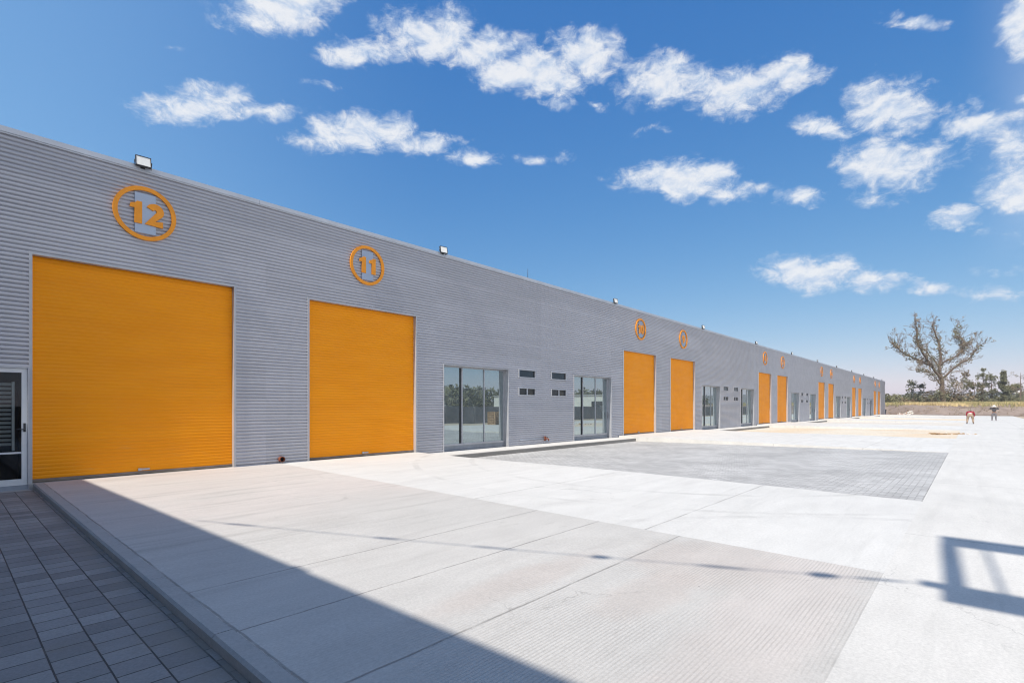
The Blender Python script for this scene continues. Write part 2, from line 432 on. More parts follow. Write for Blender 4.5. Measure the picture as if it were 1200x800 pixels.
# ------------------------------------------------------------------ ground, lane, pads
def zdrive(y): return ZL*(D - y)/(D - YL)
def sheet(name, xs, ys, zf, mat, skirt=0.3):
    mb = MB()
    for i in range(len(xs)-1):
        for j in range(len(ys)-1):
            q = [(xs[i], ys[j]), (xs[i+1], ys[j]), (xs[i+1], ys[j+1]), (xs[i], ys[j+1])]
            mb.quad(*[(x, y, zf(x, y)) for x, y in q])
    if skirt:
        def sk(a, b):
            mb.quad((a[0], a[1], zf(*a)-skirt), (b[0], b[1], zf(*b)-skirt), (b[0], b[1], zf(*b)), (a[0], a[1], zf(*a)))
        for i in range(len(xs)-1):
            sk((xs[i], ys[0]), (xs[i+1], ys[0])); sk((xs[i+1], ys[-1]), (xs[i], ys[-1]))
        for j in range(len(ys)-1):
            sk((xs[-1], ys[j]), (xs[-1], ys[j+1])); sk((xs[0], ys[j+1]), (xs[0], ys[j]))
    return tag(mb.build(name, mat), kind='structure')

def fr(a, b, n): return [a + (b-a)*i/n for i in range(n+1)]

g = MB()
gx = [-300, -40, 60, 140, 400, 1000, 3500]; gy = [-2500, -600, -120, 0, 60, 300, 2500]
for i in range(len(gx)-1):
    for j in range(len(gy)-1):
        g.quad((gx[i], gy[j], -0.32), (gx[i+1], gy[j], -0.32), (gx[i+1], gy[j+1], -0.32), (gx[i], gy[j+1], -0.32))
tag(g.build('ground', M['earth']), kind='structure')

sheet('lane', fr(-30, 127, 10), [-5.2, YL], lambda x, y: ZL, M['lane'])
sheet('roadside_dirt', fr(-30, 140, 8), [-40, -20, -10.1, -5.25], lambda x, y: ZL-0.05, M['earth'], 0.15)
def driveway(name, x0, x1, mat, flare=0.0):
    xs = [x0, x1] if not flare else [x0, x1-flare, x1]
    def zf(x, y):
        z = zdrive(y)
        if flare and x > x1-1e-6: z -= 0.10*max(0, (y-YL-6)/(D-YL-6))
        return z
    return sheet(name, xs, fr(YL, D-0.06, 6), zf, mat)
driveway('driveway', 1.42, 6.18, M['padgrey'])
driveway('driveway', 6.18, 11.3, M['padwhite'], 0.5)
for k in range(1, 6):
    driveway('driveway', MOD*k+0.7, MOD*k+11.3, M['padwhite'], 0.5)
# kerb beside the first driveway
mb = MB()
ys = fr(-1.0, D-0.05, 9)
for a, b in zip(ys[:-1], ys[1:]):
    za, zb = zdrive(max(a, YL))-0.001, zdrive(max(b, YL))-0.001
    x0, x1, bv = 1.285, 1.42, 0.02
    b2 = b-0.006
    mb.quad((x0+bv, a, za), (x1, a, za), (x1, b2, zb), (x0+bv, b2, zb))
    mb.quad((x0, a, za-bv), (x0+bv, a, za), (x0+bv, b2, zb), (x0, b2, zb-bv), True)
    mb.quad((x0, a, za-0.3), (x0, a, za-bv), (x0, b2, zb-bv), (x0, b2, zb-0.3))
    mb.quad((x0, a, za-0.3), (x1, a, za-0.3), (x1, a, za), (x0, a, za-bv))
    mb.quad((x1, b2, zb-0.3), (x0, b2, zb-0.3), (x0, b2, zb-bv), (x1, b2, zb))
tag(mb.build('kerb', M['kerb']), kind='structure')
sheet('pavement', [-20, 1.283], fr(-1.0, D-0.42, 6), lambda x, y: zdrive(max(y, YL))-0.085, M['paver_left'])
# step below the glazed door
mb = MB(); mb.box(-6, 1.27, D-0.40, D+0.01, -0.35, -0.105, bev=0.012)
tag(mb.build('step', M['kerb']), kind='structure')
# courts between driveways, with a narrow sidewalk under the shop windows
for k in range(5):
    x0, x1 = MOD*k+11.304, MOD*(k+1)+0.696
    yw = D-0.95
    sheet('sidewalk', fr(x0, x1, 3), [yw, D-0.02], lambda x, y: -0.075-0.02*(D-y), M['walk'], 0.4)
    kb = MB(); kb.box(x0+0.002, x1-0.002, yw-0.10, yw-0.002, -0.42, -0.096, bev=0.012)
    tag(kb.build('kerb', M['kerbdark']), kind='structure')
    yc = YL+0.004
    def zc(x, y, yw=yw, yc=yc):
        f = (y-yc)/(yw-yc)
        return (ZL-0.004)*(1-f) + (-0.24)*f
    mat = M['paver'] if k == 0 else (M['sand'] if k in (1, 3) else M['gravel'])
    sheet('courtyard', [x0, x1], fr(yc, yw-0.098, 4), zc, mat, 0.1)

# ------------------------------------------------------------------ the building
P = 0.0867; DEP = 0.026
PROF = [(0.0, 0.0), (0.06, 0.02), (0.14, 0.14), (0.22, 0.80), (0.27, 0.97), (0.32, 1.0), (0.37, 0.97), (0.42, 0.80), (0.50, 0.14), (0.58, 0.02), (0.80, -0.07)]  # crest, groove, crest
bld = tag(empty('warehouse', (0, D, 0)), 'long grey ribbed-metal warehouse with a row of orange roller doors', 'warehouse')
# everything on the facade is modelled in facade coordinates: y = 0 is the wall plane, negative towards the court
DOORW = [(1.275, 5.03), (7.02, 10.75)]
DH = 4.56
openings = []      # (x0, x1, z0, z1)
doors = []; shops = []; vents = []
for k in range(6):
    for a, b in DOORW:
        doors.append((a+MOD*k, b+MOD*k)); openings.append((a+MOD*k-0.05, b+MOD*k+0.05, -1, DH+0.05))
    if k < 5:
        shops.append((11.95+MOD*k, 15.40+MOD*k))
        openings.append((11.95+MOD*k, 15.40+MOD*k, -1, 3.05))
        openings.append((19.93+MOD*k, 23.32+MOD*k, -1, 3.05))
        if k < 4: shops.append((19.93+MOD*k, 23.32+MOD*k))
        for a, b in ((16.0, 17.12), (18.2, 19.35)):
            for (z0, z1, sl) in ((2.72, 3.09, False), (1.98, 2.33, True)):
                vents.append((a+MOD*k, b+MOD*k, z0, z1, sl)); openings.append((a+MOD*k, b+MOD*k, z0, z1))
EX0, EX1, EZ = 0.02, 1.205, 2.28       # glazed entrance door at the near end
openings.append((EX0, EX1, -1, EZ))

def corr(mb, x0, x1, z0, z1):
    zs = [z0]
    i = math.floor(z0/P)
    while i*P < z1:
        for f_, _ in PROF:
            z = (i+f_)*P
            if z0+1e-4 < z < z1-1e-4: zs.append(z)
        i += 1
    zs.append(z1)
    base = len(mb.v)
    for z in zs:
        u = (z/P) % 1.0
        y = 0.0
        for (fa, ya), (fb, yb_) in zip(PROF, PROF[1:]+[(1.0, 0.0)]):
            if fa <= u <= fb: y = ya + (yb_-ya)*(u-fa)/(fb-fa); break
        y = y*DEP*(0.72 if (y > 0 and int(math.floor(z/P)) % 11 == 3) else 1.0) - 0.004
        mb.v.append((x0, y, z)); mb.v.append((x1, y, z))
    for j in range(len(zs)-1):
        mb.f.append((base+2*j, base+2*j+1, base+2*j+3, base+2*j+2)); mb.sm.append(True); mb.mi.append(0)

CAPZ = H-0.105
edges = sorted({-6.0, END} | {o[0] for o in openings} | {o[1] for o in openings})
strips = []
for a, b in zip(edges[:-1], edges[1:]):
    holes = sorted((o[2], o[3]) for o in openings if o[0] < (a+b)/2 < o[1])
    z = -0.12; segs = []
    for h0, h1 in holes:
        if h0 > z: segs.append((z, h0))
        z = max(z, h1)
    segs.append((z, CAPZ))
    strips.append((a, b, segs))
cl = MB()
for a, b, segs in strips:
    for z0, z1 in segs: corr(cl, a, b, z0, z1)
cl.build('wall', M['clad'], bld)
# end wall, back wall, inner skin above openings not seen
ew = MB()
ew.box(END, END+0.06, -0.03, 26, -0.3, H-0.14)
ew.box(-6, END, 26.0, 26.06, -0.3, H-0.14)
ew.build('end_wall', M['clad'], bld)
rf = MB(); rf.box(-6, END, 0.12, 26, H-0.5, H-0.42); rf.build('roof', M['roof'], bld)
cp = MB()
x = -6.0
while x < END:
    x1 = min(x+5.825, END+0.08)
    cp.box(x, x1-0.006, -0.035, 0.16, CAPZ, H-0.002*random.random())
    x = x1
cp.box(-6, END, -0.022, -0.006, CAPZ-0.028, CAPZ-0.002)
cp.build('parapet_cap', M['cap'], bld)

def slat_profile(z0, z1):
    pts = []; p = 0.0775
    z = z0
    while z < z1-0.01:
        for f, y in ((0.0, -0.006), (0.10, -0.0115), (0.35, -0.0155), (0.65, -0.0155), (0.90, -0.0115)):
            pts.append((z+f*p, y))
        z += p
    pts.append((z1, 0.0))
    return [q for q in pts if q[0] <= z1+1e-6]
SLAT = slat_profile(0.06, DH)

def roller_door(x0, x1):
    d = MB(); base = len(d.v); yd = 0.13
    xs = fr(x0, x1, 3)
    for z, y in SLAT:
        for x in xs: d.v.append((x, yd+y, z))
    n = len(xs)
    for j in range(len(SLAT)-1):
        for i in range(n-1):
            d.f.append((base+j*n+i, base+j*n+i+1, base+(j+1)*n+i+1, base+(j+1)*n+i)); d.sm.append(True); d.mi.append(0)
    o = d.build('roller_door', M['orange'], bld)
    f = MB()
    f.box(x0-0.052, x0, -0.022, 0.20, -0.10, DH+0.052)
    f.box(x1, x1+0.052, -0.022, 0.20, -0.10, DH+0.052)
    f.box(x0, x1, -0.022, 0.20, DH, DH+0.052)
    f.build('door_frame', M['alu'], o)
    b = MB(); b.box(x0+0.004, x1-0.004, yd-0.028, yd+0.012, 0.006, 0.066, bev=0.006)
    b.box(x0+0.002, x1-0.002, yd-0.010, yd+0.03, -0.05, 0.004)
    b.build('bottom_bar', M['barbrown'], o)
    c = (x0+x1)/2
    l = MB(); l.box(c-0.11, c+0.11, yd-0.038, yd-0.0155, 0.085, 0.125, bev=0.004)
    l.box(c-0.11, c-0.05, yd-0.052, yd-0.0385, 0.075, 0.135, bev=0.004)
    l.build('lock', M['alu'], o)
    th = MB(); th.box(x0-0.052, x1+0.052, -0.06, 0.13, -0.32, -0.006)
    th.build('threshold', M['kerb'], o)
    return o
for a, b in doors: roller_door(a, b)

def shop_window(x0, x1, handle=False):
    yb = 0.24; z0, z1 = 0.10, 3.05
    zb = -0.14
    f = MB()
    t = 0.035
    # lining of the recess
    f.box(x0, x0+t, -0.03, yb+0.05, zb, z1); f.box(x1-t, x1, -0.03, yb+0.05, zb, z1)
    f.box(x0+t, x1-t, -0.03, yb+0.05, z1-t, z1)
    a, b = x0+t, x1-t
    s = 0.05
    f.box(a, a+s, yb-0.05, yb+0.05, z0, z1-t); f.box(b-s, b, yb-0.05, yb+0.05, z0, z1-t)
    f.box(a+s, b-s, yb-0.05, yb+0.05, z1-t-s, z1-t); f.box(a+s, b-s, yb-0.06, yb+0.05, z0, z0+0.07)
    m1 = x0 + (x1-x0)*0.315; m2 = x0 + (x1-x0)*0.66
    f.box(m1-0.03, m1+0.025, yb-0.055, yb+0.04, z0+0.07, z1-t-s)
    f.box(m2-0.018, m2+0.018, yb-0.03, yb+0.04, z0+0.07, z1-t-s)
    o = f.build('shop_window', M['alu'], bld)
    dm = MB(); dm.box(m1-0.075, m1-0.031, yb-0.035, yb+0.04, z0+0.07, z1-t-s); dm.build('mullion', M['dark'], o)
    gl = MB()
    for (p, q) in ((a+s, m1-0.075), (m1+0.025, m2-0.018), (m2+0.018, b-s)):
        ty = random.uniform(-0.003, 0.003); tx = random.uniform(-0.002, 0.002)
        gl.quad((p, yb+tx, z0+0.07), (q, yb-tx, z0+0.07), (q, yb-tx+ty, z1-t-s), (p, yb+tx+ty, z1-t-s))
    gl.build('pane', M['glass'], o)
    sl = MB(); sl.box(x0+t, x1-t, yb-0.03, yb+0.05, zb-0.1, z0-0.003); sl.build('sill', M['sill'], o)
    if handle:
        h = MB(); h.tube([(b-0.09, yb-0.075, 0.95), (b-0.09, yb-0.11, 0.98), (b-0.09, yb-0.11, 1.22), (b-0.09, yb-0.075, 1.25)], [0.012]*4, 6)
        h.build('handle', M['dark'], o)
    return o
for i, (a, b) in enumerate(shops): shop_window(a, b, i % 2 == 1)

def vent_window(x0, x1, z0, z1, slide):
    f = MB(); s = 0.045
    f.box(x0, x1, -0.03, 0.08, z0, z0+s); f.box(x0, x1, -0.03, 0.08, z1-s, z1)
    f.box(x0, x0+s, -0.029, 0.08, z0+s, z1-s); f.box(x1-s, x1, -0.029, 0.08, z0+s, z1-s)
    if slide:
        c = (x0+x1)/2; f.box(c-0.035, c+0.03, -0.02, 0.06, z0+s, z1-s)
    o = f.build('vent_window', M['alu'], bld)
    gl = MB()
    if slide:
        c = (x0+x1)/2
        gl.quad((x0+s, 0.02, z0+s), (c-0.035, 0.02, z0+s), (c-0.035, 0.022, z1-s), (x0+s, 0.022, z1-s))
        gl.quad((c+0.03, 0.045, z0+s), (x1-s, 0.045, z0+s), (x1-s, 0.043, z1-s), (c+0.03, 0.043, z1-s))
    else:
        gl.quad((x0+s, 0.03, z0+s), (x1-s, 0.03, z0+s), (x1-s, 0.04, z1-s), (x0+s, 0.04, z1-s))
    gl.build('pane', M['darkglass'], o)
    return o
def dark_glass():
    m, t, b = new_mat('dark_glass')
    b.inputs['Base Color'].default_value = (0.03, 0.035, 0.04, 1)
    t.link(t.ramp(t.noise(coords(t), 3, 4), 0.3, 0.7, 0.06, 0.16), b.inputs['Roughness'])
    b.inputs['Specular IOR Level'].default_value = 0.6
    return m
M['darkglass'] = dark_glass()
for v in vents: vent_window(*v)

# dark open doorway in the last bay
a, b = 19.93+MOD*4, 23.32+MOD*4
f = MB()
f.box(a, a+0.75, 0.02, 0.08, -0.3, 3.05); f.box(b-1.05, b, 0.02, 0.08, -0.3, 3.05); f.box(a+0.75, b-1.05, 0.02, 0.08, 2.75, 3.05)
o = f.build('doorway', M['sill'], bld)
k_ = MB(); k_.box(a+0.75, b-1.05, 0.075, 0.10, -0.3, 2.75); k_.build('shade_slab', M['black'], o)  # black slab closes the opening, painting the darkness inside

# glazed entrance door
e = MB()
s = 0.085; yb = 0.05
e.box(EX0, EX0+s, yb-0.05, yb+0.03, -0.02, EZ); e.box(EX1-s, EX1, yb-0.05, yb+0.03, -0.02, EZ)
e.box(EX0+s, EX1-s, yb-0.05, yb+0.03, EZ-s, EZ); e.box(EX0+s, EX1-s, yb-0.05, yb+0.03, -0.02, 0.10)
e.box(EX0+s, EX1-s, yb-0.02, yb+0.01, 0.60, 0.635)
eo = e.build('entrance_door', M['whitealu'], bld)
h = MB(); h.box(EX1-0.06, EX1-0.025, yb-0.065, yb-0.05, 1.03, 1.20, bev=0.004)
h.tube([(EX1-0.042, yb-0.066, 1.08), (EX1-0.042, yb-0.11, 1.08), (EX1-0.17, yb-0.11, 1.08)], [0.011]*3, 6)
h.build('handle', M['dark'], eo)
gl = MB(); gl.quad((EX0+s, yb, 0.10), (EX1-s, yb, 0.10), (EX1-s, yb, EZ-s), (EX0+s, yb, EZ-s)); gl.build('pane', M['clear'], eo)
dr = MB(); dr.box(EX0-0.02, EX1+0.02, -0.02, 0.2, -0.3, -0.025); dr.build('threshold', M['sill'], eo)
rm = MB()      # the lobby behind the glass
rm.box(-1.5, 1.26, 2.2, 2.26, -0.2, 2.8); rm.box(-1.56, -1.5, 0.2, 2.2, -0.2, 2.8); rm.box(1.235, 1.262, 0.2, 2.2, -0.2, 2.8)
rm.box(-1.5, 1.235, 0.2, 2.2, 2.75, 2.8); rm.box(-1.5, 1.235, 0.2, 2.2, -0.2, -0.12)
rm.build('lobby', M['brown'], bld)
lv = MB()
z = 0.75
while z < 1.95:
    lv.quad((0.35, 0.32, z), (1.00, 0.32, z), (1.00, 0.28, z+0.055), (0.35, 0.28, z+0.055)); z += 0.085
lv.box(1.0, 1.04, 0.26, 0.36, 0.65, 2.02); lv.box(0.30, 0.35, 0.26, 0.36, 0.65, 2.02)
lv.build('louvre_screen', M['whitealu'], bld)
tr = MB(); tr.box(EX1+0.004, EX1+0.018, -0.03, 0.06, -0.1, EZ+0.02); tr.box(EX0-0.05, EX1+0.004, -0.03, 0.06, EZ+0.002, EZ+0.03)
tr.build('door_trim', M['alu'], bld)

# ------------------------------------------------------------------ number signs
def arc(cx, cy, rx, ry, a0, a1, n=12):
    return [(cx+rx*math.cos(R(a0+(a1-a0)*i/n)), cy+ry*math.sin(R(a0+(a1-a0)*i/n))) for i in range(n+1)]
W_ = 0.285
DIG = {
 '0': [(arc(0, 0, 0.23, 0.385, 90, 450, 28), True)],
 '1': [],
 '2': [(arc(0, 0.185, 0.21, 0.205, 160, -35, 14) + [(-0.20, -0.385), (0.32, -0.385)], False)],
 '3': [(arc(-0.02, 0.19, 0.21, 0.195, 150, -75, 14) + arc(-0.02, -0.19, 0.235, 0.20, 75, -150, 14), False)],
 '4': [([(0.32, -0.18), (-0.24, -0.18), (0.10, 0.40)], False), ([(0.12, 0.44), (0.12, -0.5)], False)],
 '5': [([(0.26, 0.385), (-0.14, 0.385), (-0.18, 0.02)] + arc(-0.0, -0.13, 0.235, 0.25, 120, -150, 16), False)],
 '6': [([(0.16, 0.42)] + arc(0.12, -0.14, 0.34, 0.50, 125, 180, 6), False), (arc(0, -0.16, 0.225, 0.225, 0, 360, 22), True)],
 '7': [([(-0.30, 0.385), (0.24, 0.385), (-0.08, -0.5)], False)],
 '8': [(arc(0, 0.20, 0.19, 0.185, 0, 360, 20), True), (arc(0, -0.185, 0.225, 0.205, 0, 360, 22), True)],
 '9': [(arc(0, 0.16, 0.225, 0.225, 0, 360, 22), True), ([(-0.16, -0.42)] + arc(-0.12, 0.14, 0.34, 0.50, -55, 0, 6), False)],
}
def stroke(mb, pts, closed, w, sc, ox, oz, y0, y1):
    pts = [Vector((p[0]*sc+ox, p[1]*sc+oz)) for p in pts]
    if closed: pts = pts[:-1]
    n = len(pts); L = []; Rr = []
    for i in range(n):
        a = pts[(i-1) % n] if (closed or i > 0) else None
        b = pts[(i+1) % n] if (closed or i < n-1) else None
        d1 = (pts[i]-a).normalized() if a is not None else None
        d2 = (b-pts[i]).normalized() if b is not None else None
        if d1 is None: d1 = d2
        if d2 is None: d2 = d1
        n1 = Vector((-d1.y, d1.x)); n2 = Vector((-d2.y, d2.x))
        m = (n1+n2)
        if m.length < 1e-6: m = n1
        m.normalize(); k = min(1.6, 1/max(0.3, m.dot(n1)))
        L.append(pts[i]+m*w*0.5*k); Rr.append(pts[i]-m*w*0.5*k)
    rng = range(n) if closed else range(n-1)
    for i in rng:
        j = (i+1) % n
        for (p, q, r, s_) in ((L[i], L[j], Rr[j], Rr[i]),):
            mb.quad((p.x, y0, p.y), (q.x, y0, q.y), (r.x, y0, r.y), (s_.x, y0, s_.y))
        mb.quad((L[i].x, y0, L[i].y), (L[i].x, y1, L[i].y), (L[j].x, y1, L[j].y), (L[j].x, y0, L[j].y))
        mb.quad((Rr[j].x, y0, Rr[j].y), (Rr[j].x, y1, Rr[j].y), (Rr[i].x, y1, Rr[i].y), (Rr[i].x, y0, Rr[i].y))
    if not closed:
        for i in (0, n-1):
            mb.quad((L[i].x, y0, L[i].y), (Rr[i].x, y0, Rr[i].y), (Rr[i].x, y1, Rr[i].y), (L[i].x, y1, L[i].y))

def number_sign(num, cx):
    cz = 5.88
    root = empty('number_sign', (cx, D-0.006, cz))
    tag(root, f'orange ring sign with the number {num} high on the ribbed wall', 'sign', 'numbered ring signs above the doors')
    r = MB(); ro, ri = 0.60, 0.512; n = 64
    y0, y1 = -0.042, -0.002
    for i in range(n):
        a, b = 2*PI*i/n, 2*PI*(i+1)/n
        ca, sa, cb, sb = math.cos(a), math.sin(a), math.cos(b), math.sin(b)
        r.quad((ro*ca, y0, ro*sa), (ro*cb, y0, ro*sb), (ri*cb, y0, ri*sb), (ri*ca, y0, ri*sa))
        r.quad((ro*ca, y0, ro*sa), (ro*ca, y1, ro*sa), (ro*cb, y1, ro*sb), (ro*cb, y0, ro*sb))
        r.quad((ri*cb, y0, ri*sb), (ri*cb, y1, ri*sb), (ri*ca, y1, ri*sa), (ri*ca, y0, ri*sa))
    r.build('ring', M['sign_orange'], root)
    p = MB(); hw = 0.20; hh = math.sqrt(0.49**2-hw**2)
    p.box(-hw, hw, -0.022, 0.0, -hh, hh); p.build('back_plate', M['plate'], root)
    s = str(num); sc = 0.49
    xs = [0.0] if len(s) == 1 else [-0.165, 0.18]
    for ch, ox in zip(s, xs):
        d = MB()
        if ch == '1':
            poly = [(-0.27, 0.17), (-0.24, 0.36), (-0.06, 0.42), (0.02, 0.5), (0.20, 0.5), (0.20, -0.5), (-0.09, -0.5), (-0.09, 0.17)]
            pv_ = [(a_*sc+ox, b_*sc) for a_, b_ in poly]
            d.face([(a_, -0.046, b_) for a_, b_ in pv_])
            for (a0, b0), (a1, b1) in zip(pv_, pv_[1:]+pv_[:1]):
                d.quad((a0, -0.046, b0), (a1, -0.046, b1), (a1, -0.024, b1), (a0, -0.024, b0))
        for q, (pts, closed) in enumerate(DIG[ch]):
            stroke(d, pts, closed, W_*sc, sc, ox, 0.0, -0.046-0.001*q, -0.024)
        d.build('numeral', M['sign_orange'], root)
num = 12
for a, b in doors:
    number_sign(num, (a+b)/2+0.0); num -= 1

# ------------------------------------------------------------------ floodlights on the parapet
def make_flood():
    root = empty('floodlight')
    Mx = Matrix.Translation((0, -0.10, 0.13)) @ Matrix.Rotation(R(-12), 4, 'X')
    b = MB(); b.box(-0.17, 0.17, 0.0, 0.06, -0.14, 0.14, Mx, bev=0.012)
    for i in range(7): b.box(-0.14+i*0.045, -0.13+i*0.045, 0.0605, 0.085, -0.12, 0.12, Mx)
    # bezel round the lens
    for q in ((-0.17, 0.17, -0.14, -0.122), (-0.17, 0.17, 0.122, 0.14), (-0.17, -0.152, -0.1218, 0.1218), (0.152, 0.17, -0.1218, 0.1218)):
        b.box(q[0], q[1], -0.016, -0.0005, q[2], q[3], Mx)
    b.build('housing', M['dark'], root)
    l = MB(); l.box(-0.151, 0.151, -0.009, -0.001, -0.121, 0.121, Mx); l.build('lens', M['lens'], root)
    k = MB(); k.tube([(0.185, -0.09, 0.14), (0.185, 0.02, -0.02), (-0.185, 0.02, -0.02), (-0.185, -0.09, 0.14)], [0.012]*4, 5)
    k.box(-0.05, 0.05, -0.03, 0.06, -0.035, 0.0); k.build('bracket', M['dark'], root)
    return root
FL = [(3.1, 'white-faced floodlight on the parapet above the number 12 door'),
      (11.9, 'small floodlight on the parapet between the number 11 door and its shop window'),
      (23.6, 'floodlight on the parapet just left of the number 10 ring sign'),
      (35.3, 'floodlight on the parapet just right of the number 9 ring sign'),
      (47.0, 'floodlight on the parapet just left of the number 8 ring sign'),
      (58.7, 'floodlight on the parapet just right of the number 7 ring sign'),
      (70.4, 'tiny floodlight on the parapet just left of the number 6 ring sign'),
      (82.1, 'tiny floodlight on the parapet just right of the number 5 ring sign'),
      (93.8, 'tiny floodlight on the parapet just left of the number 4 ring sign'),
      (105.5, 'tiny floodlight on the parapet just right of the number 3 ring sign'),
      (117.2, 'tiny floodlight on the parapet just left of the number 2 ring sign'),
      (128.9, 'tiny floodlight on the parapet past the number 1 ring sign, last of the row')]
fl0 = make_flood(); fl0.scale = (0.86, 0.86, 0.86)
def place_flood(i, x, y, z, rz, label, group='floodlights along the parapet'):
    o = fl0 if i == 0 else copy_tree(fl0)
    o.location = (x, y, z); o.rotation_euler = (0, 0, rz)
    return tag(o, label, 'floodlight', group)
for i, (x, lab) in enumerate(FL):
    place_flood(i, x, D-0.03, H-0.02+(0.0 if i else -0.02), R(-8) if i else R(-4), lab)

# lightning rod, drain pipe, tap
r = MB(); r.tube([(0, 0, 0), (0, 0, 0.42)], [0.012, 0.008], 6); r.box(-0.05, 0.05, -0.05, 0.05, -0.02, 0.0)
tag(r.build('lightning_rod', M['dark'], None, (16.7, D+0.08, H)), 'thin dark rod standing up from the parapet', 'rod')
d = MB()
for i in range(20):
    a, b = 2*PI*i/20, 2*PI*(i+1)/20
    o_, i_ = 0.075, 0.060
    P3 = lambda rr, an, y: (rr*math.cos(an), y, rr*math.sin(an))
    d.quad(P3(o_, a, -0.10), P3(o_, b, -0.10), P3(i_, b, -0.10), P3(i_, a, -0.10))
    d.quad(P3(o_, b, -0.10), P3(o_, a, -0.10), P3(o_, a, 0.02), P3(o_, b, 0.02), True)
    d.quad(P3(i_, a, -0.10), P3(i_, b, -0.10), P3(i_, b, 0.02), P3(i_, a, 0.02), True)
dp = d.build('drain_pipe', M['rust'], None, (6.22, D-0.01, 0.11))
tag(dp, 'short round drain pipe sticking out low between the two nearest orange doors', 'pipe')
di = MB(); di.face([(0.06*math.cos(2*PI*i/16), 0.0, 0.06*math.sin(2*PI*i/16)) for i in range(16)]); di.build('bore_shade', M['black'], dp)  # black disc paints the darkness inside the pipe
tp = empty('wall_tap', (17.75, D-0.02, 0.14)); tag(tp, 'rusty red tap and pipe low on the wall below the small windows', 'tap')
q = MB(); q.tube([(-1.7, -0.02, 0.0), (0.0, -0.02, 0.0)], [0.016, 0.016], 6); q.build('pipe', M['sill'], tp)
q = MB(); q.tube([(0, 0.02, 0), (0, -0.16, 0.0), (0, -0.20, -0.02), (0, -0.20, -0.10)], [0.03, 0.03, 0.028, 0.024], 8); q.box(-0.055, 0.055, -0.04, 0.012, -0.09, 0.10, bev=0.006)
q.build('spout', M['rust'], tp)
q = MB(); q.tube([(-0.06, -0.13, 0.07), (0.06, -0.13, 0.07)], [0.012, 0.012], 6); q.tube([(0, -0.13, 0.02), (0, -0.13, 0.07)], [0.01, 0.01], 6); q.build('handle', M['dark'], tp)

# ------------------------------------------------------------------ things behind the camera: they cast the shade and fill the reflections
wing = empty('warehouse_wing', (-3.36, 0, 0), R(1.7)); tag(wing, 'grey metal warehouse wing beside the charcoal paving, casting the shade on it', 'warehouse')
w = MB()
y = -26.0
while y < 13.5:
    w.quad((-0.02, y, -0.3), (0.0, y+0.3, -0.3), (0.0, y+0.3, H-0.02), (-0.02, y, H-0.02), True)
    w.quad((0.0, y+0.3, -0.3), (-0.02, y+0.34, -0.3), (-0.02, y+0.34, H-0.02), (0.0, y+0.3, H-0.02), True); y += 0.34
w.box(-22, -0.03, -26, 13.85, -0.3, H-0.02)
w.build('wall', M['clad'], wing)
w = MB(); w.box(-0.2, 0.004, -26, 13.85, H-0.015, H); w.build('parapet_cap', M['cap'], wing)
place_flood(99, -3.36-0.24, 4.6, H-0.16, R(90), 'floodlight on the parapet of the wing behind the shade line', 'floodlights on the wing')

gan = empty('added_gantry', (-1.5, -3.95, -0.1)); tag(gan, 'unseen steel gantry on a post, throwing a barred shadow on the lane', 'gantry')
q = MB(); q.tube([(0, 0, 0), (0, 0, 8.6)], [0.16, 0.13], 14); q.box(-0.3, 0.3, -0.3, 0.3, 0, 0.03); q.build('post', M['steel'], gan)
q = MB()
yo = 3.5
def gbar(y0, y1, z0, z1): q.box(-0.04, 0.04, y0+yo, y1+yo, z0+0.1, z1+0.1)
gbar(-6.0, 0.27, 8.42, 9.02); gbar(-6.0, 0.24, 11.16, 11.72); gbar(0.09, 0.25, 9.02, 11.16)
for yy in (-0.15, -0.62, -1.4, -2.4, -3.4, -4.4, -5.4): gbar(yy-0.02, yy+0.02, 9.02, 11.16)
q.box(-0.04, 0.04, 0.27+yo, 0.42+yo, 8.95, 9.10)
q.build('frame', M['steel'], gan)
# cable strung between the wing and the added gantry, with dark lamp holders
A = Vector((-3.5, 7.75, H+0.02)); B = Vector((-1.5, -0.05, 8.93))
q = MB(); pts = [A.lerp(B, i/24) + Vector((0, 0, -0.10*4*(i/24)*(1-i/24))) for i in range(25)]
q.tube(pts, [0.008]*25, 5)
cab = tag(q.build('cable', M['rubber']), 'thin dark cable whose shadow crosses the driveway', 'cable')
q = MB()
for f_, ln, rr in ((0.10, 0.5, 0.026), (0.36, 0.35, 0.030), (0.52, 0.5, 0.022), (0.66, 0.22, 0.055), (0.80, 0.5, 0.030), (0.905, 0.28, 0.075), (0.96, 0.4, 0.028)):
    c0 = A.lerp(B, f_) + Vector((0, 0, -0.40*f_*(1-f_))); dd = (B-A).normalized()*ln*0.5
    q.tube([c0-dd, c0-dd*0.4, c0+dd*0.5, c0+dd], [0.015, rr, rr*0.8, 0.015], 7)
q.build('clamp', M['rubber'], cab)

# perimeter wall, dusty strip, white shed, pallets, trees: what the shop windows mirror
pw = MB(); pw.box(-2.5, 150, -10.25, -10.1, -0.3, 1.55)
for i in range(38): pw.box(-2.6+i*4, -2.35+i*4, -10.3, -10.05, -0.3, 1.62)
tag(pw.build('perimeter_wall', M['wallgrey']), 'long dark grey block wall with piers facing the warehouse across the lane', 'wall')
ws = empty('white_warehouse', (0, 0, 0)); tag(ws, 'low white warehouse beyond the dark perimeter wall', 'warehouse')
ws.location = (86.5, -55, 0); ws.rotation_euler = (0, 0, math.atan2(27, 13))
q = MB(); q.box(0, 31, -14, 0, -0.3, 4.0); q.build('wall', M['whitewall'], ws)
q = MB(); q.box(-0.2, 31.2, -14.2, 0.25, 4.002, 4.15); q.build('roof', M['roof'], ws)
for xx in (23.5, 26.2):
    q = MB(); q.box(xx, xx+2.0, 0.002, 0.06, 1.5, 2.7); q.build('window', M['darkglass'], ws)
